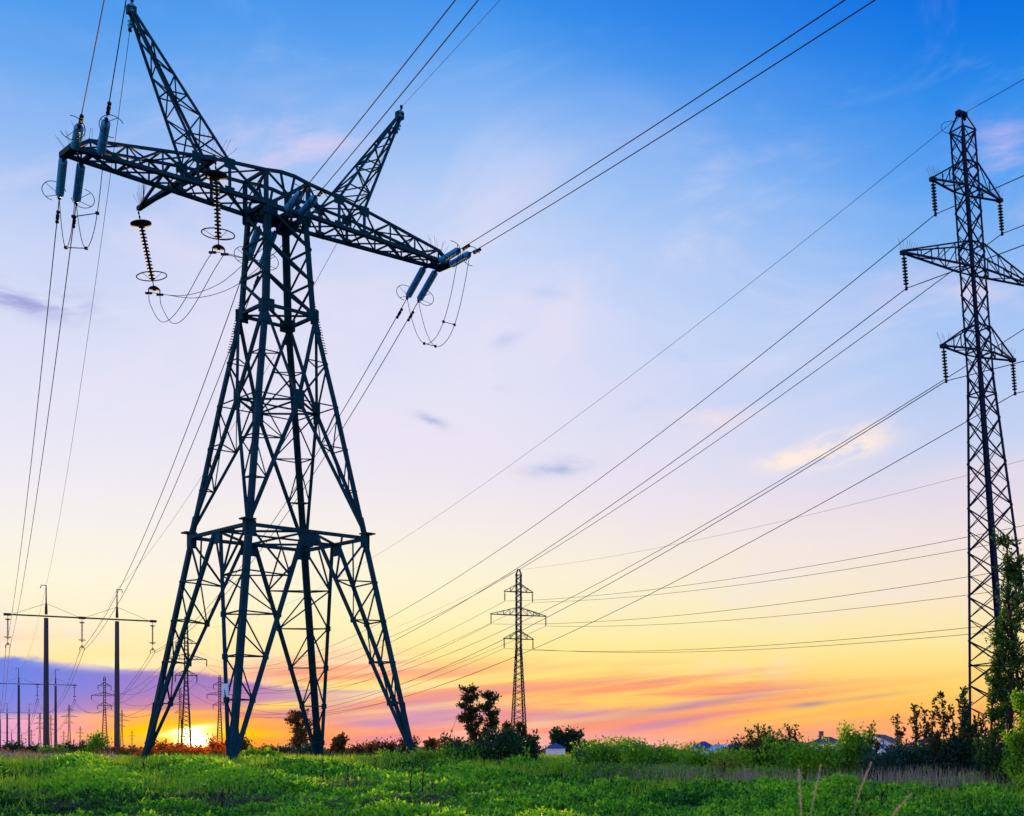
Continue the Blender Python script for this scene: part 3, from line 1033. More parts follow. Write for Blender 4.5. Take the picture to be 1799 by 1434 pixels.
PB0 = dict(X=-52.06 * Q, Y=280.3 * Q, yaw=0.4147)
PA1 = far_at(327, 1104)
PB1 = far_at(386, 1187)
PA2 = far_at(183.7, 1189)
PA3 = far_at(121.6, 1238)
PB2 = far_at(214, 1247.6)
others = [far_at(141, 1276), far_at(316.5, 1209.6), far_at(89, 1256.5), far_at(70, 1254), far_at(112, 1284), far_at(55, 1281), far_at(38, 1289), far_at(232, 1283)]
mid_parts = pylon_parts(1.25, False, False)
p_b0 = pylon(mid_parts, (PB0['X'], PB0['Y'], 0), PB0['yaw'], 'mid distance lattice pylon with three crossarms beside the two slim trees', 'narrow lattice pylons', M['steel_far'])
far_labels = [
    (PA1, 'distant lattice pylon rising right above the setting sun'),
    (PB1, 'distant lattice pylon just beside the front leg of the big tower'),
    (PA2, 'distant lattice pylon standing between the two nearest poles, tallest there'),
    (PA3, 'small distant lattice pylon next to the inner pole of the second pole pair'),
    (PB2, 'small distant lattice pylon close behind the inner pole of the nearest pair'),
    (others[0], 'faint tiny lattice pylon midway between the nearest poles'),
    (others[1], 'thin distant lattice pylon half hidden by the larger one above the sun'),
    (others[2], 'faint small lattice pylon beside the outer pole of the nearest pair'),
    (others[3], 'faint small lattice pylon between the poles of the second pair'),
    (others[4], 'faint tiny lattice pylon just past the inner pole of the second pair'),
    (others[5], 'faint tiny lattice pylon beside the third pole pair'),
    (others[6], 'faintest tiny lattice pylon near the outer second pole'),
    (others[7], 'faint tiny lattice pylon just past the inner pole of the nearest pair')]
proto = None
far_parts = pylon_parts(1.9, False, False)
for kd, lab in far_labels:
    if proto is None:
        proto = pylon(far_parts, (kd['X'], kd['Y'], 0), kd['yaw'], lab, 'narrow lattice pylons', M['steel_far'])
    else:
        c = copy_tree(proto)
        c.location = (kd['X'], kd['Y'], 0)
        c.rotation_euler = (0, 0, kd['yaw'])
        tag(c, lab)

tier = ['top', 'middle', 'lowest']
clamp = {}
for nm, kd in (('A0', PA), ('B0', PB0), ('A1', PA1), ('B1', PB1), ('A2', PA2)):
    for k, (ln, z) in enumerate(ARMS):
        for sg in (-1, 1):
            p = PLW(kd, sg * ln, z - 0.12)
            q = p + Vector((0.12 * (nm == 'A0'), 0, -PSTR * Q))
            clamp[nm, k, sg] = q
            en = 'inner' if sg < 0 else 'outer'
            own = {'A0': 'the leaning pylon by the saplings', 'B0': 'the mid distance pylon', 'A1': 'the pylon above the sun', 'B1': 'the pylon beside the tower leg', 'A2': 'the pylon between the poles'}[nm]
            lab = f'insulator string under the {en} {tier[k]} crossarm of {own}'
            if nm == 'A0':
                insulator('insulator_string', p, q, 9, 0.135, lab, 'insulator', 'strings on the narrow pylons', M['porcelain'], 0.12, 0.12)
            elif nm == 'B0':
                insulator('insulator_string', p, q, 9, 0.15, lab, 'insulator', 'strings on the narrow pylons', M['porcelain'], 0.1, 0.1, parts=False)
            else:
                insulator('insulator_string', p, q, 5, 0.22, lab, 'insulator', 'strings on the narrow pylons', M['porcelain'], 0.1, 0.1, parts=False)

SAG = {'A01': 11.6, 'A12': 5.5, 'B01': 7.0, 'Bm': 7.0, 'Am': 6.0}
dirA = Vector((0.578, -1.0, 0)) * 235
dirB = Vector((0.575, -1.0, 0)) * 262
for k in range(3):
    for sg in (-1, 1):
        en = 'inner' if sg < 0 else 'outer'
        wire('power_line', span(clamp['A0', k, sg], clamp['A1', k, sg], SAG['A01'], 70), 0.022, f'conductor from the {en} {tier[k]} arm of the leaning pylon toward the sun', 'power line', 'conductors of the leaning pylon')
        e = clamp['A0', k, sg] + dirA
        wire('power_line', span(clamp['A0', k, sg], e, SAG['Am'], 60, 0, 0.28), 0.022, f'short conductor from the {en} {tier[k]} arm of the leaning pylon out of frame', 'power line', 'conductors of the leaning pylon')
        wire('power_line', span(clamp['B0', k, sg], clamp['B1', k, sg], SAG['B01'], 40), 0.030, f'faint conductor from the {en} {tier[k]} arm of the middle pylon toward the sun', 'power line', 'conductors of the mid distance pylon', n=4)
        e = clamp['B0', k, sg] + dirB
        wire('power_line', span(clamp['B0', k, sg], e, SAG['Bm'], 60, 0, 0.66), 0.024, f'sagging conductor from the {en} {tier[k]} arm of the middle pylon to the leaning one', 'power line', 'conductors of the mid distance pylon', n=4)
        wire('power_line', span(clamp['A1', k, sg], clamp['A2', k, sg], SAG['A12'], 30), 0.045, f'far conductor from the {en} {tier[k]} arm of the pylon above the sun', 'power line', 'far conductors', n=4)
t0 = PLW(PA, 0, PT['zpk'] - 0.05)
wire('earth_wire', span(t0, PLW(PA1, 0, PT['zpk']), 7.0, 60), 0.013, 'thin blue earth wire from the top of the leaning pylon across the sky', 'earth wire', 'earth wires of the narrow pylons')
wire('earth_wire', span(t0, t0 + dirA, 4.0, 40, 0, 0.28), 0.015, 'thin earth wire from the top of the leaning pylon out of frame', 'earth wire', 'earth wires of the narrow pylons')
tb = PLW(PB0, 0, PT['zpk'])
wire('earth_wire', span(tb, tb + dirB, 6.2, 60, 0, 0.66), 0.014, 'faint earth wire from the top of the mid distance pylon past the leaning one', 'earth wire', 'earth wires of the narrow pylons')
wire('earth_wire', span(tb, PLW(PB1, 0, PT['zpk']), 4.5, 40), 0.018, 'faint earth wire from the top of the mid distance pylon toward the sun', 'earth wire', 'earth wires of the narrow pylons')
# slack loop of earth wire at the top of the leaning pylon
lp = MB()
cl = PLW(PA, -0.75, PT['zpk'] - 1.0)
pts = [t0 - cl]
for k in range(13):
    a = math.pi * (0.35 + 1.35 * k / 12)
    pts.append(Vector((0.30 * math.cos(a) * 1.6 - 0.15, 0, 0.30 * math.sin(a))))
lp.tube(catmull([Vector(p) for p in pts], 4), 0.014, 4)
o = lp.build('earth_wire', M['wire']); o.location = cl
tag(o, 'small slack loop of wire beside the top of the leaning pylon', 'earth wire', 'earth wires of the narrow pylons')


# ------------------------------------------------------------------ ground
def sstep(a, b, x):
    t = np.clip((x - a) / (b - a), 0, 1)
    return t * t * (3 - 2 * t)


def gz(x, y):
    x = np.asarray(x, float); y = np.asarray(y, float)
    z = -1.50 + 0.93 * sstep(15, 60, y)
    f = 1 - sstep(70, 200, y)
    z = z + f * (0.05 * np.sin(x * 0.55 + 1.3) * np.sin(y * 0.43) + 0.035 * np.sin(x * 1.3 + y * 0.7) + 0.03 * np.sin(y * 1.1 - x * 0.4))
    return z


def grid_mesh(name, xs, ys, mat):
    X, Y = np.meshgrid(xs, ys)
    Z = gz(X, Y)
    v = np.stack([X, Y, Z], -1).reshape(-1, 3)
    nx, ny = len(xs), len(ys)
    i = np.arange(nx * ny).reshape(ny, nx)
    f = np.stack([i[:-1, :-1], i[:-1, 1:], i[1:, 1:], i[1:, :-1]], -1).reshape(-1, 4)
    me = bpy.data.meshes.new(name)
    me.from_pydata(v.tolist(), [], f.tolist())
    me.polygons.foreach_set("use_smooth", [True] * len(me.polygons))
    me.materials.append(mat)
    o = bpy.data.objects.new(name, me)
    COL.objects.link(o)
    return o


xs = np.concatenate([[-6000, -2500, -1000, -400, -150], np.arange(-80, 41, 1.5), [80, 160, 400, 1000, 2500, 6000]])
ys = np.concatenate([[-400, -120, -40], np.arange(-12, 90, 1.2), [100, 130, 180, 260, 400, 800, 1600, 3500, 9000]])
tag(grid_mesh('ground', xs, ys, M['soil']), 'green meadow ground reaching the horizon', 'ground', kind='structure')


# ------------------------------------------------------------------ leaves
def quads(name, V, T, mat, parent=None, loc=None):
    """V: (n,4,3) leaf quads, T: (n,) tint"""
    n = len(V)
    me = bpy.data.meshes.new(name)
    me.vertices.add(n * 4)
    me.vertices.foreach_set('co', V.reshape(-1).astype(np.float32))
    me.loops.add(n * 4)
    me.loops.foreach_set('vertex_index', np.arange(n * 4, dtype=np.int32))
    me.polygons.add(n)
    me.polygons.foreach_set('loop_start', np.arange(0, n * 4, 4, dtype=np.int32))
    me.update(calc_edges=True)
    a = me.attributes.new('tint', 'FLOAT', 'FACE')
    a.data.foreach_set('value', T.astype(np.float32))
    me.materials.append(mat)
    o = bpy.data.objects.new(name, me)
    COL.objects.link(o)
    if parent: o.parent = parent
    if loc is not None: o.location = loc
    return o


def unit(v):
    return v / np.maximum(np.linalg.norm(v, axis=-1, keepdims=True), 1e-9)


def leaf_quads(C, D, ln, wd, fold=0.0):
    """diamond leaves with base C, axis D"""
    n = len(C)
    D = unit(D)
    r = unit(rng.normal(size=(n, 3)))
    Sd = unit(np.cross(D, r))
    ln = np.asarray(ln).reshape(-1, 1) * np.ones((n, 1))
    wd = np.asarray(wd).reshape(-1, 1) * np.ones((n, 1))
    nn = np.cross(D, Sd)
    m = C + D * ln * 0.45 + nn * ln * 0.12
    return np.stack([C, m + Sd * wd * 0.5, C + D * ln, m - Sd * wd * 0.5], 1)


def fbm(x, y, seed=0):
    r = np.random.default_rng(seed)
    out = 0
    amp = 1.0
    tot = 0
    for o in range(4):
        fr = 0.35 * 1.9 ** o
        for _ in range(3):
            th = r.uniform(0, 6.28); ph = r.uniform(0, 6.28)
            out = out + amp * np.sin((x * math.cos(th) + y * math.sin(th)) * fr * 2.2 + ph)
        tot += amp * 1.7
        amp *= 0.62
    return out / tot


def scatter(y0, y1, n):
    """points spread over the field that the lens sees between two distances"""
    y = np.sqrt(rng.uniform(y0 * y0, y1 * y1, n))
    x = (rng.uniform(-260, 2350, n) - CX) / FPX * y
    return x, y


# leafy ground cover
VV, TT = [], []
for y0, y1, n, sz in ((21.5, 27.0, 215000, 0.053), (27.0, 33.0, 190000, 0.061), (33.0, 42.0, 190000, 0.073), (42.0, 54.0, 160000, 0.087), (54.0, 74.0, 150000, 0.107)):
    x, y = scatter(y0, y1, n)
    h = fbm(x * 2.3, y * 2.0, 3)
    big = fbm(x * 0.4, y * 0.4, 9)
    H = np.clip(0.19 + 0.36 * h + 0.08 * big, 0.03, 0.62)
    keep = rng.uniform(size=n) < np.clip(0.58 + 1.7 * h, 0.05, 1)
    x, y, H, h, big = x[keep], y[keep], H[keep], h[keep], big[keep]
    n = len(x)
    H = H * (1 - 0.45 * sstep(34, 40, y) * sstep(-9, -5, x)) * (1 - 0.35 * sstep(50, 64, y))
    u = rng.uniform(size=n) ** 0.45
    z = gz(x, y) + H * u
    C = np.stack([x, y, z], -1)
    D = np.stack([rng.normal(size=n), rng.normal(size=n), rng.uniform(0.1, 1.6, n)], -1)
    s = sz * rng.uniform(0.6, 1.5, n)
    VV.append(leaf_quads(C, D, s * 1.5, s * 0.75))
    TT.append(np.clip(0.44 + 0.50 * big + 0.28 * rng.normal(size=n) + 0.30 * h, 0, 1))  # lit clump tops and shaded hollows put into the leaf tint
tag(quads('ground_cover', np.concatenate(VV), np.concatenate(TT), M['herb']), 'bright green leafy weeds covering the meadow in clumps', 'weeds', kind='stuff')

# grass blades, yellower and denser toward the tower
VV, TT = [], []
for y0, y1, n, sz in ((21.5, 40.0, 44000, 0.30), (40.0, 58.0, 52000, 0.36), (58.0, 84.0, 78000, 0.42)):
    x, y = scatter(y0, y1, n)
    b = fbm(x * 0.5, y * 0.5, 21)
    keep = rng.uniform(size=n) < np.clip(0.45 + 0.9 * b + (y - 45) / 60, 0.05, 1)
    x, y, b = x[keep], y[keep], b[keep]
    n = len(x)
    C = np.stack([x, y, gz(x, y)], -1)
    D = np.stack([rng.normal(size=n) * 0.3, rng.normal(size=n) * 0.3, np.ones(n)], -1)
    L = sz * rng.uniform(0.6, 1.5, n) * (1 + 0.35 * b)
    VV.append(leaf_quads(C, D, L, 0.012 + 0.0005 * y))
    TT.append(np.clip(0.5 + 0.25 * b + 0.2 * rng.normal(size=n), 0, 1))
tag(quads('grass', np.concatenate(VV), np.concatenate(TT), M['blade']), 'yellow green grass blades between the weeds', 'grass', kind='stuff')

# belts of dry stalks
VV, TT = [], []


def belt(px0, px1, ya, yb, n, hgt, wd=0.018):
    px = rng.uniform(px0, px1, n)
    t = (px - px0) / (px1 - px0)
    y = ya + (yb - ya) * t + rng.normal(size=n) * 1.3
    x = (px - CX) / FPX * y
    k = rng.uniform(size=n) < np.clip(0.6 + 0.9 * fbm(x * 1.2, y * 0.8, 5), 0.1, 1)
    x, y = x[k], y[k]
    n = len(x)
    C = np.stack([x, y, gz(x, y)], -1)
    D = np.stack([rng.normal(size=n) * 0.16, rng.normal(size=n) * 0.16, np.ones(n)], -1)
    VV.append(leaf_quads(C, D, hgt * rng.uniform(0.5, 1.3, n), wd))
    TT.append(rng.uniform(size=n))


belt(1000, 1330, 42.5, 39.5, 2000, 0.54)
belt(1300, 1840, 38.5, 36.0, 3600, 0.60)
belt(-20, 200, 70, 66, 3000, 0.65, 0.03)
belt(180, 520, 74, 70, 2600, 0.5, 0.03)
tag(quads('dry_grass', np.concatenate(VV), np.concatenate(TT), M['dry']), 'pale brown dry stalks at the foot of the shrubs', 'dry grass', kind='stuff')

# fallen dead twigs in the meadow
VV, TT = [], []
for px, py, spread, n in ((610, 1402, 1.1, 420), (575, 1380, 0.6, 160), (700, 1390, 0.8, 200), (745, 1400, 0.7, 160), (410, 1372, 0.7, 200), (440, 1380, 0.5, 120), (490, 1404, 0.7, 140), (880, 1425, 0.8, 150), (30, 1395, 0.6, 120), (760, 1416, 0.5, 120), (330, 1395, 0.7, 160), (250, 1382, 0.6, 130), (130, 1392, 0.6, 120), (520, 1375, 0.6, 140)):
    Y = 30.0
    for _ in range(8):
        Y = -float(gz((px - CX) / FPX * Y, Y)) * FPX / (py - CY) if py > CY + 2 else 40.0
        Y = min(max(Y, 22.0), 60.0)
    x0 = (px - CX) / FPX * Y
    n = int(n * 0.9)
    x = x0 + rng.normal(size=n) * spread * 0.60
    y = Y + rng.normal(size=n) * spread * 0.5
    C = np.stack([x, y, gz(x, y) + rng.uniform(0.12, 0.42, n)], -1)
    D = np.stack([rng.normal(size=n), rng.normal(size=n), rng.normal(size=n) * 0.5], -1)
    VV.append(leaf_quads(C, D, rng.uniform(0.15, 0.55, n), 0.017))
    TT.append(rng.uniform(size=n))
tag(quads('dead_twigs', np.concatenate(VV), np.concatenate(TT), M['twig']), 'dark purple heaps of dead twigs lying among the green weeds', 'twigs', kind='stuff')


# ------------------------------------------------------------------ shrubs and trees
def ground_Y(px, py):
    Y = 40.0
    for _ in range(30):
        Yn = -float(gz((px - CX) / FPX * Y, Y)) * FPX / max(py - CY, 1.0)
        Y = 0.5 * Y + 0.5 * min(max(Yn, 20.0), 160.0)
    return Y


def skeleton(H, R, stems, levels, rnd, upright=0.6, single=False, kids_n=5, start=0.25):
    """returns list of polylines with radius and list of twig points for leaves"""
    lines, twigs = [], []

    def grow(p, d, L, r, lv, reach):
        n = 5
        pts = [p.copy()]
        dd = d.copy()
        for i in range(n):
            dd = (dd + Vector((rnd.gauss(0, 0.12), rnd.gauss(0, 0.12), 0.08 * upright))).normalized()
            pts.append(pts[-1] + dd * (L / n))
        lines.append((pts, r))
        if lv == 0:
            twigs.append(pts)
            return
        twigs.append(pts[3:])
        for k in range(kids_n):
            t = start + (1 - start) * (k + rnd.random()) / kids_n
            i = min(int(t * n), n - 1)
            q = pts[i].lerp(pts[i + 1], t * n - i)
            az = rnd.uniform(0, 6.283)
            side = Vector((math.cos(az), math.sin(az), 0))
            nd = (side + Vector((0, 0, upright * rnd.uniform(0.6, 1.4)))).normalized()
            ln = reach * rnd.uniform(0.55, 1.25) * (1.15 - 0.75 * max(t - 0.25, 0) / 0.75)
            grow(q, nd, ln, r * 0.45, lv - 1, reach * 0.42)

    if single:
        grow(Vector((0, 0, -0.2)), Vector((rnd.gauss(0, .04), rnd.gauss(0, .04), 1)), H, 0.014 * H, levels, R)
    else:
        for k in range(stems):
            az = rnd.uniform(0, 6.283)
            c = Vector((math.cos(az), math.sin(az), 0))
            d = (c * R * rnd.uniform(0.05, 0.6) + Vector((0, 0, H))).normalized()
            grow(c * R * rnd.uniform(0, 0.6) + Vector((0, 0, -0.2)), d, H * rnd.uniform(0.55, 1.0), 0.007 * H + 0.005, levels, R * 0.5)
    zm = max(p.z for t in twigs for p in t)
    for pts, r in lines:
        for p in pts: p.z *= H / zm
    return lines, twigs


def plant(name, loc, H, R, mat, label, cat, group, leaves=2500, size=0.09, stems=14, levels=1, single=False, upright=0.6, kids_n=5, start=0.25, jit=0.10, part=('foliage', 'stem'), seed=None, low=0.0, droop=0.0):
    rnd = random.Random(seed if seed is not None else random.random())
    root = empty(name, loc)
    tag(root, label, cat, group)
    lines, twigs = skeleton(H, R, stems, levels, rnd, upright, single, kids_n, start)
    mb = MB()
    for pts, r in lines:
        k = len(pts)
        mb.tube(pts, r, 6 if r > 0.03 else 4, taper=[1 - 0.75 * i / (k - 1) for i in range(k)])
    mb.build(part[1], M['bark'], root)
    A = np.array([[list(t[i]), list(t[i + 1])] for t in twigs for i in range(len(t) - 1)])
    w = np.linalg.norm(A[:, 1] - A[:, 0], axis=-1)
    zc = 0.5 * (A[:, 0, 2] + A[:, 1, 2])
    w = w * np.where(zc < low * H, 0.0, 1.0)
    idx = rng.choice(len(A), leaves, p=w / w.sum())
    t = rng.uniform(size=(leaves, 1))
    C = A[idx, 0] * (1 - t) + A[idx, 1] * t + rng.normal(size=(leaves, 3)) * jit
    C[:, 2] = np.maximum(C[:, 2], 0.02)
    ax = unit(A[idx, 1] - A[idx, 0])
    D = ax * 0.5 + rng.normal(size=(leaves, 3)) * 0.75 + np.array([0, 0, 0.15 - droop])
    s = size * rng.uniform(0.6, 1.4, leaves)
    V = leaf_quads(C, D, s * 1.4, s * 0.7)
    big = fbm(C[:, 0] * 2.0 / max(R, .5), C[:, 2] * 2.0 / max(R, .5), int(abs(loc[0]) * 10) % 97)
    T = np.clip(0.5 + 0.3 * big + 0.2 * rng.normal(size=leaves), 0, 1)
    quads(part[0], V, T, mat, root)
    return root


def put(px, py_top, Y, base=None):
    x = (px - CX) / FPX * Y
    z = float(gz(x, Y)) if base is None else base
    return (x, Y, z), (CY - py_top) * Y / FPX - z


G = M['leaf_green']; DK = M['leaf_dark']; BL = M['leaf_blue']; YL = M['leaf_yellow']; BR = M['leaf_brown']
gname = 'shrubs along the field edge'
# right hand shrub belt: (px, top py, Y, half width px, material, label)
shr = [
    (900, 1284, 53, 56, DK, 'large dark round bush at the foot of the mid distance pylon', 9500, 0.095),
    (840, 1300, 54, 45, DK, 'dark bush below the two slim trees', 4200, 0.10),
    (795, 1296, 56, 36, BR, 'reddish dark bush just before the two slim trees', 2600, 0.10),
    (745, 1316, 52, 40, G, 'low green bush beside the outermost tower leg', 1800, 0.09),
    (690, 1322, 55, 40, G, 'low green bush just inside the outermost tower leg', 1500, 0.09),
    (985, 1338, 44, 34, G, 'low bright bush in front of the white house', 1300, 0.075),
    (1028, 1318, 47, 28, BL, 'grey green bush right after the white house', 2400, 0.08),
    (1065, 1312, 46, 40, G, 'wide green shrub between the white house and the dark hipped roof', 3000, 0.08),
    (1118, 1308, 46, 42, G, 'green shrub below the dark hipped roof', 3200, 0.08),
    (1175, 1306, 46, 44, G, 'green shrub just before the blue roof', 3300, 0.08),
    (1228, 1318, 44, 40, G, 'low green shrub under the blue roof', 2900, 0.08),
    (1282, 1326, 41, 30, YL, 'small yellow leaved shrub under the pale roof', 1900, 0.07),
    (1305, 1300, 45, 40, BL, 'grey green shrub just past the pale roof', 3000, 0.08),
    (1352, 1288, 43, 46, G, 'tall ragged shrub before the brown roof', 3800, 0.08),
    (1405, 1308, 41, 40, G, 'rounded green shrub below the brown roof ridge', 3400, 0.075),
    (1450, 1306, 41, 42, G, 'leafy green shrub under the chimney', 3400, 0.075),
    (1500, 1280, 41, 26, G, 'tall green shrub rising between the brown roofs', 3600, 0.075),
    (1548, 1322, 39, 36, BL, 'grey green shrub below the gabled house', 2900, 0.075),
    (1600, 1306, 41, 44, BL, 'dark bluish shrub after the gabled house', 4200, 0.08),
    (1655, 1302, 41, 46, BL, 'dark bluish shrub left of the leaning pylon foot', 4600, 0.08),
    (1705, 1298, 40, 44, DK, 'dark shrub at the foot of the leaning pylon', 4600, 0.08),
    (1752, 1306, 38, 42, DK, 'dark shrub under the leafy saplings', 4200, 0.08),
]
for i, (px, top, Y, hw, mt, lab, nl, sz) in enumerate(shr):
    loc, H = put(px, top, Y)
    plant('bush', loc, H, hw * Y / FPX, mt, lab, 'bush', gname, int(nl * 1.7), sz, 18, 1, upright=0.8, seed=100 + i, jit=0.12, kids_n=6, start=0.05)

# twiggy shoots poking above the belt
shoots = [(1340, 1276, 42, M['leaf_shoot']), (1362, 1272, 43, M['leaf_shoot']), (1586, 1238, 42, M['leaf_shoot']), (1640, 1214, 40, M['leaf_shoot']), (1668, 1240, 41, M['leaf_shoot']), (1690, 1222, 41, M['leaf_shoot']), (1720, 1205, 40, DK), (1700, 1230, 40.5, DK), (1508, 1270, 42, M['leaf_shoot']), (1622, 1250, 42, M['leaf_shoot']), (1740, 1260, 40, M['leaf_shoot'])]
nth = ['ragged twiggy shoot above the hedge before the brown roof, thicker one', 'ragged twiggy shoot above the hedge before the brown roof, topmost one', 'dense dark twiggy shoot standing up past the gabled house',
       'tall bent twig with leafy tips reaching up beside the leaning pylon', 'upright twig between the bent twig and the leaning pylon', 'leafy shoot close against the leaning pylon', 'dark leafy shoot in front of the leaning pylon lattice',
       'dark shoot against the lower lattice of the leaning pylon',
       'leafy twig on the tall shrub between the brown roofs', 'short forked twig before the bent twig', 'leafy shoot at the edge of the saplings']
for i, (px, top, Y, mt) in enumerate(shoots):
    loc, H = put(px, top, Y)
    plant('shoot', loc, H, 1.0, mt, nth[i], 'shoot', 'twiggy shoots above the hedge', 560, 0.085, 4, 1, upright=1.1, kids_n=6, start=0.5, jit=0.018, seed=300 + i, low=0.35)

# leafy saplings at the edge of the picture
SG = M['leaf_sapling']
sap = [(1778, 955, 37, 60, 'tall leafy sapling climbing in front of the leaning pylon', SG, 4600, 0.7), (1808, 990, 36, 66, 'leafy sapling at the picture edge, hiding the pylon leg', SG, 4600, 0.7),
       (1760, 1120, 36.5, 40, 'shorter bright leafy sapling beside the pylon legs', SG, 4200, 0.7), (1792, 1215, 34, 46, 'dense bright young tree at the picture edge', G, 4800, 0.6)]
for i, (px, top, Y, hw, lab, mt, nl, up) in enumerate(sap):
    loc, H = put(px, top, Y)
    plant('sapling', loc, H, hw * Y / FPX, mt, lab, 'sapling', 'leafy saplings by the leaning pylon', int(nl * 0.85), 0.072, 1, 2, single=True, upright=up, kids_n=15, start=0.06, jit=0.06, seed=500 + i, part=('crown', 'trunk'))

# free standing trees
def tree(px, top, Y, hw, mt, lab, nl, sz, seed, up=0.5, base=None, lv=2, kn=9, start=0.2, jit=0.12):
    loc, H = put(px, top, Y, base)
    R = hw * Y / FPX
    return plant('tree', loc, H, R, mt, lab, 'tree', 'trees at the field edge', nl, sz, 1, lv, True, up, kn, start, jit, ('crown', 'trunk'), seed)


tree(829, 1200, 75, 40, M['leaf_shoot'], 'taller of the two slim trees beside the mid distance pylon', 3600, 0.125, 41, 0.6, kn=14, start=0.14, jit=0.06)
tree(862, 1216, 77, 32, M['leaf_shoot'], 'shorter of the two slim trees beside the mid distance pylon', 2500, 0.125, 42, 0.6, kn=12, start=0.14, jit=0.06)
tree(522, 1248, 110, 38, BR, 'bushy tree seen between the rear legs of the big tower', 2400, 0.18, 43, 0.45, kn=13, start=0.1, jit=0.1)
tree(596, 1296, 95, 12, BR, 'small pointed tree just past the rear leg of the big tower', 700, 0.2, 44, 0.8)
tree(587, 1300, 96, 9, BR, 'smaller pointed tree touching the other pointed one', 500, 0.2, 45, 0.8)
tree(930, 1272, 120, 18, BR, 'thin orange tinged tree behind the mid distance pylon foot', 1300, 0.26, 46, 0.55)
tree(895, 1274, 118, 14, BR, 'thin orange tinged tree on the near side of the mid distance pylon foot', 900, 0.26, 47, 0.55)
tree(758, 1302, 130, 14, BR, 'small round tree beyond the outermost tower leg', 800, 0.3, 48, 0.45)
plant('tree', put(1000, 1286, 520)[0], put(1000, 1286, 520)[1], 24 * 520 / FPX, DK, 'broad dark round tree behind the white house', 'tree', 'trees at the field edge', 5200, 1.1, 7, 2, upright=0.35, kids_n=7, start=0.15, jit=0.9, part=('crown', 'trunk'), seed=49)
plant('tree', put(1037, 1305, 530)[0], put(1037, 1305, 530)[1], 14 * 530 / FPX, DK, 'low dark tree following the broad round one', 'tree', 'trees at the field edge', 1500, 1.0, 5, 1, upright=0.35, kids_n=6, start=0.1, jit=0.8, part=('crown', 'trunk'), seed=50)

# bushes at the far edge of the field, under the tower and toward the poles
GLOW = M['leaf_sunglow']  # glow-coloured leaves; the last three tufts are added to spread the glow
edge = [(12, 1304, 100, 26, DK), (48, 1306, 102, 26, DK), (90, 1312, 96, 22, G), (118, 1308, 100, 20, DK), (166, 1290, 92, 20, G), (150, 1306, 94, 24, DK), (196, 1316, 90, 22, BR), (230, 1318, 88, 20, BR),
        (282, 1303, 95, 22, GLOW), (312, 1308, 97, 18, GLOW), (345, 1316, 96, 20, GLOW), (380, 1300, 98, 14, GLOW), (432, 1298, 92, 14, BR), (470, 1314, 92, 22, BR), (540, 1308, 85, 26, BL), (502, 1312, 88, 20, BL),
        (630, 1310, 92, 20, BR), (655, 1306, 94, 16, BR), (680, 1304, 90, 10, BR), (715, 1300, 84, 12, BR), (440, 1322, 70, 26, G), (385, 1322, 72, 26, GLOW), (470, 1328, 66, 26, G), (300, 1318, 73, 22, GLOW), (338, 1321, 74, 24, GLOW), (262, 1322, 72, 18, GLOW)]
el = ['dark bush at the picture edge behind the second poles', 'dark bush under the second pole pair', 'low green bush before the outer nearest pole', 'dark bush between the nearest poles, outer one', 'pointed green bush midway between the nearest poles',
      'wide dark bush below the pointed one', 'low brown bush at the inner nearest pole', 'low brown bush between inner pole and tower leg', 'bush with painted orange glow right after the outer tower leg', 'ragged bush just short of the sun', 'low bush directly under the sun',
      'twiggy bush just past the sun', 'twiggy bush past the front tower leg', 'low brown bush between front and rear tower legs', 'pale bush at the foot of the rear tower leg', 'pale bush below the bushy tree', 'brown bush past the small pointed trees', 'twiggy bush past the small pointed trees',
      'thin twiggy plant before the outermost leg', 'leafy twig beside the outermost leg', 'tuft of green weeds at the front tower leg', 'tuft of brown weeds with painted orange glow hiding the front tower foot', 'low green tuft after the front tower foot', 'added tuft with painted orange glow before the ragged bush near the sun', 'added tuft with painted orange glow right below the sun', 'added tuft with painted orange glow at the outer tower foot']
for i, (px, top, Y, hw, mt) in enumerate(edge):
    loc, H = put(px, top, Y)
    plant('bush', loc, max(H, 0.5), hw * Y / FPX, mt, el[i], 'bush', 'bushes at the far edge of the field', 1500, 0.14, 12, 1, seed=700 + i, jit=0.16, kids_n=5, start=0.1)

# undergrowth joining the bushes, and the far wood on the horizon
VV, TT = [], []
for px0, px1, Ya, Yb, h0, n, sz in ((-40, 260, 84, 100, 0.75, 5200, 0.17), (240, 820, 78, 96, 0.62, 8500, 0.15), ):
    px = rng.uniform(px0, px1, n)
    y = rng.uniform(Ya, Yb, n)
    x = (px - CX) / FPX * y
    hh = h0 * np.clip(0.75 + 0.5 * fbm(x * 0.9, y * 0.9, 33), 0.25, 1.5)
    C = np.stack([x, y, gz(x, y) + hh * rng.uniform(size=n) ** 0.6], -1)
    D = rng.normal(size=(n, 3)) + np.array([0, 0, 0.6])
    s = sz * rng.uniform(0.6, 1.5, n)
    VV.append(leaf_quads(C, D, s * 1.4, s * 0.7))
    TT.append(np.clip(0.45 + 0.25 * rng.normal(size=n), 0, 1))
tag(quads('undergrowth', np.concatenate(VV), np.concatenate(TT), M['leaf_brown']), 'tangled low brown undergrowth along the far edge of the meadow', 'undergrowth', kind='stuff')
VV, TT = [], []
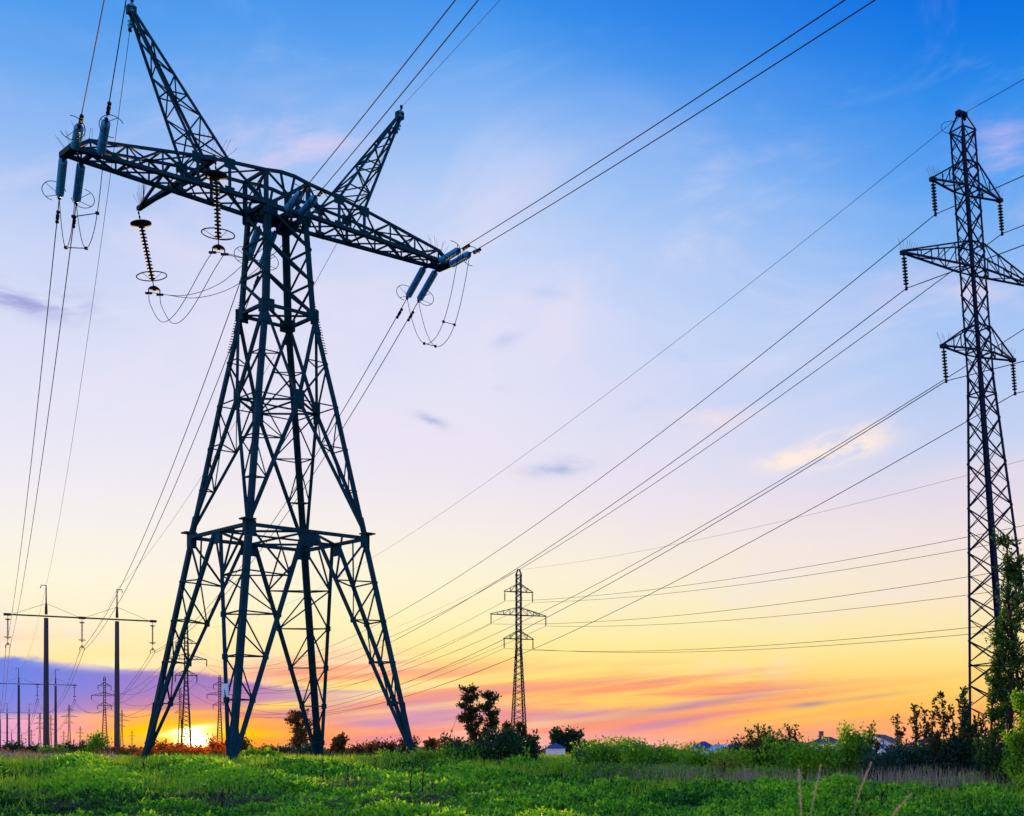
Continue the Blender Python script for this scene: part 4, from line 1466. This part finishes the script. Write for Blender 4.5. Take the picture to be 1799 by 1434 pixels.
for px0, px1, Ya, Yb, h0, n, sz in ((780, 930, 52, 62, 0.95, 4200, 0.10), (930, 1000, 50, 58, 0.45, 1200, 0.09), (1004, 1300, 45, 50, 1.2, 9500, 0.075), (1260, 1840, 41, 47, 1.25, 18000, 0.078), (1000, 1840, 39.5, 42.5, 0.55, 9000, 0.075)):
    px = rng.uniform(px0, px1, n)
    y = rng.uniform(Ya, Yb, n)
    x = (px - CX) / FPX * y
    hh = h0 * np.clip(0.8 + 0.5 * fbm(x * 1.3, y * 0.9, 34), 0.3, 1.5)
    hh = hh * np.where((px > 1520) & (px < 1588), 0.5, np.where((px > 1385) & (px < 1490), 0.8, 1.0))
    C = np.stack([x, y, gz(x, y) + hh * rng.uniform(size=n) ** 0.6], -1)
    sz_ = sz * rng.uniform(0.6, 1.5, n)
    VV.append(leaf_quads(C, rng.normal(size=(n, 3)) + np.array([0, 0, 0.6]), sz_ * 1.4, sz_ * 0.7))
    TT.append(np.clip(0.42 + 0.35 * fbm(x * 0.8, y * 0.8, 35) + 0.2 * rng.normal(size=n), 0, 1))
tag(quads('undergrowth', np.concatenate(VV), np.concatenate(TT), M['leaf_green']), 'tangled green undergrowth between the shrubs of the field edge', 'undergrowth', kind='stuff')
VV, TT = [], []
n = 26000
px = rng.uniform(-80, 1880, n)
y = rng.uniform(580, 860, n)
x = (px - CX) / FPX * y
hh = 4.4 * np.clip(0.7 + 0.8 * fbm(x * 0.05, y * 0.02, 77), 0.3, 1.9) * np.where(px > 1040, 0.8, 0.9)
C = np.stack([x, y, -0.3 + hh * rng.uniform(size=n) ** 0.7], -1)
s = rng.uniform(0.5, 1.3, n)
VV.append(leaf_quads(C, rng.normal(size=(n, 3)), s * 1.4, s))
TT.append(np.clip(0.4 + 0.25 * rng.normal(size=n), 0, 1))
tag(quads('treeline', np.concatenate(VV), np.concatenate(TT), M['leaf_dark']), 'dark low wood along the horizon', 'wood', kind='stuff')

# tall dead weeds and reeds standing in the meadow
weeds = [(565, 1342, 1402, 'straight dark dead weed stalk below the rear tower leg'), (741, 1342, 1412, 'forked dark dead weed stalk in front of the outermost leg'), (720, 1350, 1415, 'thin pale stalk beside the forked one'),
         (388, 1398, 1440, 'broken dark stalk in the meadow under the front leg'), (252, 1336, 1362, 'short dark stalk below the outer tower leg'), (608, 1350, 1395, 'thin brown stalk among the twigs'), (652, 1332, 1365, 'slanting brown stalk before the rear leg'),
         (757, 1375, 1412, 'thin short stalk past the forked one'), (772, 1262, 1330, 'long bare twig leaning up beside the two slim trees'), (1270, 1345, 1385, 'dark stalk below the yellow shrub'), (1547, 1390, 1440, 'dark thin stalk standing near the reeds'), (488, 1383, 1395, 'stubby dark stalk beside the twigs')]
for i, (px, top, bot, lab) in enumerate(weeds):
    Y = ground_Y(px, max(bot, 1340)) if bot > 1335 else 60.0
    x = (px - CX) / FPX * Y
    z0 = float(gz(x, Y))
    H = (CY - top) * Y / FPX - z0
    rnd = random.Random(900 + i)
    mb = MB()
    lean = 0.35 if 'leaning' in lab or 'slanting' in lab else 0.06
    pts = [Vector((lean * H * (k / 6) ** 1.2 + rnd.gauss(0, 0.012), rnd.gauss(0, 0.012), H * k / 6)) for k in range(7)]
    mb.tube(pts, 0.022 if i != 8 else 0.016, 5, taper=[1, .95, .9, .8, .7, .55, .35])
    for k in range(9):
        j = rnd.randint(2, 5)
        p = pts[j].lerp(pts[j + 1], rnd.random())
        mb.tube([p, p + Vector((rnd.gauss(0, 0.07), rnd.gauss(0, 0.07), rnd.uniform(0.05, 0.16)))], 0.010, 4)
    if 'forked' in lab: mb.tube([pts[1], pts[1] + Vector((-0.16, 0, -0.35))], 0.018, 4)
    o = mb.build('dead_stalk', M['bark'])
    o.location = (x, Y, z0)
    tag(o, lab, 'dead stalk', 'dead stalks in the meadow')
reeds = [(1403, 1352, 1432, 6.8, -0.06, 'pale feathery reed in front of the shrubs, outermost of four'), (1442, 1345, 1434, 6.8, 0.22, 'pale feathery reed leaning over, second from the yellow shrub'), (1530, 1342, 1405, 6.8, 0.42, 'brightest pale feathery reed, strongly slanted'), (1600, 1395, 1440, 6.8, 0.9, 'short pale reed bent almost flat before the dark shrubs')]
for i, (px, top, bot, Y, lean, lab) in enumerate(reeds):
    H = 1.45
    k0 = 1 - (bot - top) * Y / FPX / H * 1.1      # where the plume starts
    top_w = at(px, top, Y)
    n = 190
    R_ = lean * (bot - top) * Y / FPX / (1 - k0 ** 3)
    root = empty('reed', (top_w.x - R_, Y, top_w.z - H))
    tag(root, lab, 'reed', 'pale reeds near the viewer')
    mb = MB()
    pts = [Vector((R_ * (k / 12) ** 3, 0, H * k / 12)) for k in range(13)]
    mb.tube(pts, 0.0012, 4)
    mb.build('stem', M['reed'], root)
    t = rng.uniform(k0, 1.0, n)
    env = 0.0020 * np.sin(np.pi * np.clip((t - k0) / (1 - k0), 0.05, 0.95))
    C = np.stack([R_ * t ** 3, np.zeros(n), H * t], -1) + rng.normal(size=(n, 3)) * env[:, None]
    D = np.stack([lean + rng.normal(size=n) * 0.25, rng.normal(size=n) * 0.25, np.ones(n)], -1)
    quads('plume', leaf_quads(C, D, 0.014, 0.0014), rng.uniform(size=n), M['reed'], root)


# ------------------------------------------------------------------ houses far beyond the field
def house(px, py_base, Y, w, d, hw, hr, wall, roof, label, kind='hip', yaw=0.2, chim=None, wins=(), lift=0.0):
    x = (px - CX) / FPX * Y
    root = empty('house', (x, Y, -0.3 + lift), yaw)
    tag(root, label, 'house', 'houses beyond the field')
    mb = MB()
    if kind == 'gable':
        v = [(-w / 2, -d / 2, 0), (w / 2, -d / 2, 0), (w / 2, d / 2, 0), (-w / 2, d / 2, 0), (-w / 2, -d / 2, hw), (w / 2, -d / 2, hw), (w / 2, d / 2, hw), (-w / 2, d / 2, hw), (0, -d / 2, hw + hr - 0.12), (0, d / 2, hw + hr - 0.12)]
        mb.add(v, [(0, 1, 5, 8, 4), (2, 3, 7, 9, 6), (1, 2, 6, 5), (3, 0, 4, 7)])
    else:
        mb.box((0, 0, hw / 2), w, d, hw)
    mb.build('wall', wall, root)
    mb = MB()
    e = 0.6
    if kind == 'hip':
        r = max(w - d, 0.6) / 2
        v = [(-w / 2 - e, -d / 2 - e, hw + .02), (w / 2 + e, -d / 2 - e, hw + .02), (w / 2 + e, d / 2 + e, hw + .02), (-w / 2 - e, d / 2 + e, hw + .02), (-r, 0, hw + hr), (r, 0, hw + hr)]
        mb.add(v, [(0, 1, 5, 4), (1, 2, 5), (2, 3, 4, 5), (3, 0, 4), (3, 2, 1, 0)])
        mb.bar((-r, 0, hw + hr), (r, 0, hw + hr), 0.25)
    else:
        for sg in (-1, 1):
            a, b = Vector((0, -d / 2 - e, hw + hr)), Vector((sg * (w / 2 + e), -d / 2 - e, hw - e * hr / (w / 2)))
            t = Vector((0, 0, 0.22)); k = Vector((0, d + 2 * e, 0))
            v = [a, b, b + k, a + k, a + t, b + t, b + k + t, a + k + t]
            mb.add(v, [(0, 1, 2, 3), (7, 6, 5, 4), (0, 4, 5, 1), (1, 5, 6, 2), (2, 6, 7, 3), (3, 7, 4, 0)])
    rf = mb.build('roof', roof, root)
    if chim:
        m = MB()
        m.box((chim, 0.3, hw + hr * 0.75 + 0.9), 1.3, 1.1, 2.4)
        m.box((chim, 0.3, hw + hr * 0.75 + 2.15), 1.6, 1.4, 0.25)
        m.build('chimney', M['brick'], rf)
    for wx, wz, ww, wh in wins:
        m = MB()
        m.box((wx, -d / 2 - 0.02, wz), ww, 0.12, wh)
        m.build('window', M['pane'], root)
    return root


house(976, 1330, 440, 6.3, 5.6, 2.2, 1.7, M['white_wall'], M['blue_roof'], 'small white house with blue hipped roof near the mid distance pylon', 'hip', 0.15, None, ())
house(1108, 1320, 460, 10, 8, 2.8, 2.0, M['brown_roof'], M['blue_roof'], 'house showing only a dark hipped roof above the shrubs', 'hip', 0.2)
house(1236, 1325, 430, 8.6, 7, 2.0, 2.3, M['white_wall'], M['blue_roof'], 'house with broad blue hipped roof above the shrubs', 'hip', 0.15, None, ((-2, 1.6, 1.2, 1.1), (2, 1.6, 1.2, 1.1)))
house(1270, 1325, 420, 5.6, 6, 1.5, 1.7, M['white_wall'], M['light_roof'], 'low building with pale sheet roof next to the blue roof', 'gable', 0.9)
house(1390, 1325, 410, 9, 8, 3.6, 0.9, M['brown_roof'], M['brown_roof'], 'house with flat brown roof edge beside the chimney house', 'hip', 0.1)
house(1452, 1325, 400, 11, 8, 3.5, 1.9, M['white_wall'], M['brown_roof'], 'house with brown hipped roof and a square chimney', 'hip', 0.1, -1.6)
house(1546, 1325, 330, 7.6, 9, 3.4, 1.6, M['white_wall'], M['brown_roof'], 'white gabled house with brown roof and dark windows', 'gable', -0.35, None, ((-0.6, 2.6, 0.8, 1.2), (1.8, 2.2, 0.8, 1.0)))
house(1632, 1325, 350, 12, 9, 2.6, 1.8, M['brown_roof'], M['brown_roof'], 'house with brown roof behind the dark bluish shrubs', 'hip', 0.0)
house(712, 1325, 520, 16, 9, 2.6, 0.9, M['blue_roof'], M['blue_roof'], 'long low shed on the horizon behind the outermost tower leg', 'hip', 0.0)

# ------------------------------------------------------------------ sky
W = bpy.data.worlds.new("World")
sc.world = W
W.use_nodes = True
nt = W.node_tree
nt.nodes.clear()


def AZp(px): return math.atan((px - CX) / FPX)


def ELp(py, px=900): return math.atan((CY - py) / FPX * math.cos(AZp(px)))


class E:
    """tiny node expression"""
    def __init__(s, sock): s.s = sock
    @staticmethod
    def m(op, *a, clamp=False):
        n = nt.nodes.new('ShaderNodeMath'); n.operation = op; n.use_clamp = clamp
        for i, x in enumerate(a):
            if isinstance(x, E): nt.links.new(x.s, n.inputs[i])
            else: n.inputs[i].default_value = x
        return E(n.outputs[0])
    def __add__(s, o): return E.m('ADD', s, o)
    def __radd__(s, o): return E.m('ADD', o, s)
    def __sub__(s, o): return E.m('SUBTRACT', s, o)
    def __rsub__(s, o): return E.m('SUBTRACT', o, s)
    def __mul__(s, o): return E.m('MULTIPLY', s, o)
    def __rmul__(s, o): return E.m('MULTIPLY', o, s)
    def __truediv__(s, o): return E.m('DIVIDE', s, o)


def smooth(a, b, x):
    n = nt.nodes.new('ShaderNodeMapRange'); n.interpolation_type = 'SMOOTHSTEP'
    n.inputs['From Min'].default_value = min(a, b); n.inputs['From Max'].default_value = max(a, b)
    n.inputs['To Min'].default_value = 0 if a < b else 1; n.inputs['To Max'].default_value = 1 if a < b else 0
    nt.links.new(x.s, n.inputs['Value'])
    return E(n.outputs[0])


def linear(a, b, x):
    n = nt.nodes.new('ShaderNodeMapRange'); n.clamp = True
    n.inputs['From Min'].default_value = a; n.inputs['From Max'].default_value = b
    nt.links.new(x.s, n.inputs['Value'])
    return E(n.outputs[0])


def ramp(x, stops):
    n = nt.nodes.new('ShaderNodeValToRGB')
    els = n.color_ramp.elements
    stops = sorted(stops)
    while len(els) < len(stops): els.new(0.5)
    for i, (p, c) in enumerate(stops):
        els[i].position = p; els[i].color = (*lin(c), 1)
    nt.links.new(x.s, n.inputs[0])
    return E(n.outputs[0])


def mix(a, b, f, blend='MIX'):
    n = nt.nodes.new('ShaderNodeMix'); n.data_type = 'RGBA'; n.blend_type = blend; n.clamp_factor = True
    for k, x in (('A', a), ('B', b)):
        if isinstance(x, E): nt.links.new(x.s, n.inputs[k])
        else: n.inputs[k].default_value = (*lin(x), 1)
    if isinstance(f, E): nt.links.new(f.s, n.inputs['Factor'])
    else: n.inputs['Factor'].default_value = f
    return E(n.outputs['Result'])


def vec(x, y, z=0.0):
    n = nt.nodes.new('ShaderNodeCombineXYZ')
    for i, a in enumerate((x, y, z)):
        if isinstance(a, E): nt.links.new(a.s, n.inputs[i])
        else: n.inputs[i].default_value = a
    return E(n.outputs[0])


def noise(v, scale=1.0, detail=5.0, rough=0.55, dist=0.0):
    n = nt.nodes.new('ShaderNodeTexNoise')
    n.inputs['Scale'].default_value = scale; n.inputs['Detail'].default_value = detail
    n.inputs['Roughness'].default_value = rough; n.inputs['Distortion'].default_value = dist
    nt.links.new(v.s, n.inputs['Vector'])
    return E(n.outputs['Fac'])


tcn = nt.nodes.new('ShaderNodeTexCoord')
sep = nt.nodes.new('ShaderNodeSeparateXYZ')
nt.links.new(tcn.outputs['Generated'], sep.inputs[0])
dx, dy, dz = (E(sep.outputs[i]) for i in range(3))
az = E.m('ARCTAN2', dx, dy)
el = E.m('ARCSINE', dz)
ELMAX = 1.0
wob = noise(vec(az * 3.0, el * 7.0), 1.0, 4.0)
elw = el + (wob - 0.5) * 0.05 * smooth(0.05, 0.3, el)
fel = elw / ELMAX


def col(px, lst, high):
    st = [(max(ELp(py, px), 0.0) / ELMAX, c) for py, c in lst]
    return ramp(fel, st + high)


left = col(150, [(1325, (246, 176, 150)), (1290, (250, 185, 130)), (1210, (252, 215, 140)), (1150, (253, 232, 165)), (1090, (251, 240, 200)), (1020, (249, 244, 222)), (940, (245, 241, 234)), (850, (237, 235, 244)), (700, (226, 227, 248)), (550, (214, 221, 247)), (400, (192, 209, 246)), (250, (150, 188, 244)), (110, (104, 168, 241)), (0, (78, 155, 238))],
           [(0.62, (40, 120, 225)), (1.0, (40, 110, 220))])
midc = col(850, [(1325, (248, 156, 152)), (1295, (252, 172, 138)), (1255, (255, 196, 112)), (1205, (255, 222, 112)), (1150, (254, 233, 148)), (1085, (252, 241, 188)), (1010, (250, 243, 214)), (930, (245, 236, 232)), (820, (234, 228, 243)), (700, (228, 227, 247)), (550, (217, 222, 248)), (400, (198, 214, 248)), (290, (168, 200, 247)), (190, (130, 180, 244)), (90, (88, 160, 240)), (0, (58, 144, 236))],
           [(0.62, (10, 100, 220)), (1.0, (20, 95, 215))])
rightc = col(1650, [(1325, (250, 150, 140)), (1300, (252, 164, 122)), (1255, (255, 186, 92)), (1195, (255, 216, 114)), (1125, (254, 232, 162)), (1045, (250, 232, 204)), (950, (242, 228, 224)), (870, (228, 220, 234)), (790, (204, 213, 242)), (690, (184, 205, 244)), (560, (164, 198, 245)), (430, (128, 181, 244)), (310, (92, 163, 242)), (180, (48, 141, 236)), (80, (18, 124, 230)), (0, (4, 113, 226))],
             [(0.62, (0, 85, 210)), (1.0, (10, 80, 205))])
base = mix(mix(left, midc, linear(AZp(150), AZp(850), az)), rightc, linear(AZp(850), AZp(1650), az))


def blob(px, py, sx, sy, tilt=0.0):
    """soft elliptical region round a point of the sky (sizes in photo pixels at that height)"""
    a0, e0 = AZp(px), ELp(py, px)
    ka = FPX / (math.cos(a0) ** 2) / sx
    ke = FPX / sy
    u = (az - a0)
    v = (el - e0) - u * tilt
    r = (u * ka) * (u * ka) + (v * ke) * (v * ke)
    return E.m('POWER', 2.718, r * -1.0)


# high thin cloud tinted pink, and small grey lavender scraps
wisp = noise(vec(az * 7.0, (el - az * 0.25) * 18.0), 1.0, 6.0, 0.6, 0.6)
wm = smooth(0.40, 0.72, wisp)
mot = noise(vec(az * 4.5, (el - az * 0.2) * 9.0), 1.0, 6.0, 0.62, 0.8)
c = mix(base, (238, 226, 244), smooth(0.46, 0.72, mot) * smooth(ELp(60), ELp(420), el) * 0.5)
c = mix(c, (150, 188, 244), smooth(0.46, 0.28, mot) * smooth(ELp(900), ELp(600), el) * 0.35)
for px, py, sx, sy, tl, st, cc in ((520, 250, 150, 70, 0.2, 0.8, (226, 212, 242)), (1690, 535, 130, 50, 0.0, 1.0, (234, 208, 236)), (1790, 300, 70, 70, -0.6, 1.0, (228, 206, 240)), (1225, 745, 60, 16, 0.2, 1.0, (250, 228, 228)), (1225, 742, 80, 22, 0.1, 0.9, (250, 226, 228)),
                                (1560, 870, 260, 28, 0.15, 0.9, (246, 220, 226)), (1250, 650, 300, 30, 0.2, 0.6, (226, 220, 246)), (640, 470, 200, 90, 0, 0.5, (232, 224, 244)), (1300, 340, 300, 14, -0.12, 0.35, (180, 205, 248))):
    c = mix(c, cc, blob(px, py, sx, sy, tl) * wm * st)
puff = smooth(0.36, 0.56, noise(vec(az * 20.0, (el - az * 0.30) * 60.0), 1.0, 6.0, 0.65, 0.5))
for px, py, sx, sy, tl, st in ((1465, 784, 70, 21, 0.30, 1.1), (1400, 808, 62, 15, 0.10, 1.1), (1500, 785, 60, 20, 0.2, 0.9)):
    c = mix(c, (255, 236, 226), blob(px, py, sx, sy, tl) * (puff * 1.2 + 0.1) * st)
scr = noise(vec(az * 16.0, el * 46.0), 1.0, 5.0, 0.6, 0.4)
sm = smooth(0.38, 0.62, scr)
for px, py, sx, sy, tl, st, cc in ((40, 525, 120, 24, 0.0, 1.15, (160, 165, 218)), (985, 822, 56, 13, 0.15, 1.2, (176, 186, 226)), (757, 740, 26, 9, -0.3, 1.2, (176, 184, 222)), (888, 598, 26, 12, 0.3, 0.8, (196, 204, 240)), (955, 516, 40, 11, 0, 0.6, (186, 200, 242)), (845, 680, 50, 8, 0, 0.5, (206, 208, 240))):
    c = mix(c, cc, blob(px, py, sx, sy, tl) * sm * st)

# long tilted streaks low over the horizon
sx_ = noise(vec(az * 3.2, (el - az * 0.10) * 60.0), 1.0, 5.0, 0.55, 0.3)
band = smooth(ELp(1340), ELp(1300), el) * smooth(ELp(1150), ELp(1222), el + az * 0.03)
zone = smooth(AZp(380), AZp(560), az) * smooth(AZp(1640), AZp(1250), az)
c = mix(c, (250, 146, 116), smooth(0.44, 0.58, sx_) * band * (0.34 + 0.62 * zone))
c = mix(c, (172, 122, 180), smooth(0.55, 0.68, sx_) * band * zone * 0.85)
for px, py, sx, sy, tl, st, cc in ((1200, 1243, 150, 8, 0.16, 1.0, (178, 128, 172)), (1160, 1272, 120, 8, 0.18, 0.9, (190, 138, 176)), (1010, 1257, 110, 10, 0.05, 0.8, (186, 138, 184)), (1425, 1238, 34, 5, 0.1, 1.0, (140, 112, 168)), (1520, 1226, 70, 4, 0.12, 0.8, (196, 130, 150)),
                                (770, 1252, 110, 20, 0.05, 0.9, (186, 142, 196)), (660, 1270, 90, 9, 0.0, 0.9, (172, 138, 198)), (690, 1300, 70, 9, 0, 0.5, (206, 150, 200)), (1000, 1180, 300, 26, 0.10, 0.35, (255, 226, 130)), (1450, 1262, 200, 10, 0.12, 0.8, (255, 200, 84)), (1050, 1290, 260, 14, 0.02, 0.6, (246, 150, 150)), (1000, 1222, 220, 9, 0.10, 0.7, (252, 158, 110)), (1330, 1236, 220, 7, 0.13, 0.7, (252, 162, 104)), (1180, 1258, 260, 8, 0.12, 0.6, (250, 150, 120)), (1400, 1252, 170, 8, 0.16, 0.9, (255, 205, 90)), (900, 1185, 110, 7, 0.16, 0.7, (248, 196, 140)), (560, 1248, 90, 9, 0, 0.8, (255, 205, 90))):
    c = mix(c, cc, blob(px, py, sx, sy, tl) * (0.45 + smooth(0.35, 0.6, sx_) * 0.55) * st)

# the cloud bank over the poles
bn = noise(vec(az * 12.0, el * 30.0), 1.0, 6.0, 0.6, 0.5)
top_edge = ramp(linear(AZp(-100), AZp(620), az), [(0.0, (0, 0, 0)), (1.0, (255, 255, 255))])
te = ELp(1156, 60) - (ELp(1156, 60) - ELp(1218, 640)) * E.m('POWER', linear(AZp(20), AZp(640), az), 1.3)
bn2 = noise(vec(az * 26.0, (el + az * 0.05) * 60.0), 1.0, 6.0, 0.65, 1.0)
d_top = (te + (bn - 0.5) * 0.020 + (bn2 - 0.5) * 0.010) - el
bank = smooth(-0.0012, 0.0030, d_top) * smooth(ELp(1268, 100), ELp(1250, 100), el + (bn - 0.5) * 0.006) * smooth(AZp(700), AZp(480), az + (bn - 0.5) * 0.08)
bcol = ramp(linear(AZp(-150), AZp(560), az), [(0.0, (52, 120, 238)), (0.25, (62, 122, 236)), (0.42, (92, 116, 222)), (0.58, (130, 112, 204)), (0.8, (146, 110, 196)), (1.0, (170, 122, 190))])
bcol = mix(bcol, (84, 108, 200), smooth(0.5, 0.75, bn) * 0.45)
under = smooth(ELp(1262, 100), ELp(1245, 100), el)
low = smooth(ELp(1245, 100), ELp(1275, 100), el) * smooth(AZp(620), AZp(330), az)
ucol = ramp(linear(AZp(-150), AZp(480), az), [(0.0, (196, 158, 232)), (0.35, (224, 164, 226)), (0.6, (240, 164, 200)), (0.8, (246, 160, 170)), (1.0, (248, 164, 150))])
c = mix(c, ucol, low * 0.95)
c = mix(c, bcol, bank * 0.97)
for px, py, sx, sy, tl, st, cc in ((320, 1254, 70, 4, 0.05, 1.0, (255, 226, 110)), (250, 1253, 60, 4, 0, 0.9, (255, 206, 150)), (490, 1240, 75, 8, 0.08, 1.0, (255, 232, 120)), (150, 1258, 60, 4, 0, 0.6, (250, 196, 190)), (620, 1205, 120, 10, 0.1, 0.8, (255, 226, 130)), (470, 1215, 70, 6, 0, 0.5, (150, 120, 200)), (600, 1215, 60, 3, 0, 0.6, (180, 140, 190)),
                                (150, 1172, 60, 5, -0.1, 0.6, (190, 176, 214)), (205, 1165, 90, 9, 0, 0.9, (255, 242, 180))):
    c = mix(c, cc, blob(px, py, sx, sy, tl) * st)

# the sun, breaking through at the horizon
SPX, SPY = 340, 1299
streak = 0.6 + 0.8 * smooth(0.35, 0.65, noise(vec(az * 14.0, el * 120.0), 1.0, 3.0))
c = mix(c, (255, 132, 30), blob(SPX + 5, 1290, 230, 46) * 0.97)
c = mix(c, (255, 96, 24), blob(SPX + 10, 1312, 130, 17) * 0.85)
c = mix(c, (255, 198, 0), blob(SPX - 10, 1286, 155, 25) * streak * 1.25)
c = mix(c, (255, 246, 120), blob(SPX - 5, 1285, 60, 9, 0.15) * streak * 1.1)
core = blob(SPX, SPY + 2, 23, 11) + blob(SPX - 8, 1283, 30, 4, 0.2) * 0.5
glow_n = nt.nodes.new('ShaderNodeMix'); glow_n.data_type = 'RGBA'; glow_n.blend_type = 'ADD'
glow_n.inputs['Factor'].default_value = 1.0
cc_ = nt.nodes.new('ShaderNodeVectorMath'); cc_.operation = 'SCALE'
cc_.inputs[0].default_value = (5.0, 4.2, 2.4)
nt.links.new(core.s, cc_.inputs['Scale'])
nt.links.new(c.s, glow_n.inputs['A'])
nt.links.new(cc_.outputs[0], glow_n.inputs['B'])
custom = E(glow_n.outputs['Result'])

SUN_AZ = AZp(SPX)
SUN_EL = math.radians(2.2)
sky = nt.nodes.new('ShaderNodeTexSky')
sky.sky_type = 'NISHITA'
sky.sun_disc = False
sky.sun_elevation = SUN_EL
sky.sun_rotation = SUN_AZ
bg1 = nt.nodes.new('ShaderNodeBackground')
bg1.inputs['Strength'].default_value = 0.1
nt.links.new(sky.outputs[0], bg1.inputs['Color'])
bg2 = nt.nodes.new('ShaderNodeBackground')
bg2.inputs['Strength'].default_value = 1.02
lift = 1.02 + 0.75 * smooth(0.1, -0.5, dy) + 0.35 * smooth(0.62, 0.9, dz)  # extra brightness added to the unseen sky behind and overhead, lifting camera-facing sides
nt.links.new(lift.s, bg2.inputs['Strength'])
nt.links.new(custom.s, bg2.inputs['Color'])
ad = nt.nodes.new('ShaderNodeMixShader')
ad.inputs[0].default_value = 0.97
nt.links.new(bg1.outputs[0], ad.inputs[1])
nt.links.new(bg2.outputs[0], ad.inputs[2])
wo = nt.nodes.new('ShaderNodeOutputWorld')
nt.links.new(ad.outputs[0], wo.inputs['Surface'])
W.cycles.sampling_method = 'MANUAL'
W.cycles.sample_map_resolution = 1024

sun_d = bpy.data.lights.new('sun', 'SUN')
sun_d.energy = 5.0
sun_d.angle = math.radians(0.5)
sun_d.color = (1.0, 0.52, 0.20)
sun = bpy.data.objects.new('sun', sun_d)
COL.objects.link(sun)
sd = Vector((math.sin(SUN_AZ) * math.cos(SUN_EL), math.cos(SUN_AZ) * math.cos(SUN_EL), math.sin(SUN_EL)))
sun.rotation_euler = (-sd).to_track_quat('-Z', 'Y').to_euler()

sc.view_settings.view_transform = 'Standard'
sc.view_settings.look = 'None'
sc.view_settings.exposure = 0.0
sc.view_settings.gamma = 1.0
sc.render.engine = 'CYCLES'
sc.cycles.max_bounces = 6
sc.cycles.transmission_bounces = 4
sc.cycles.transparent_max_bounces = 4
sc.cycles.use_denoising = True
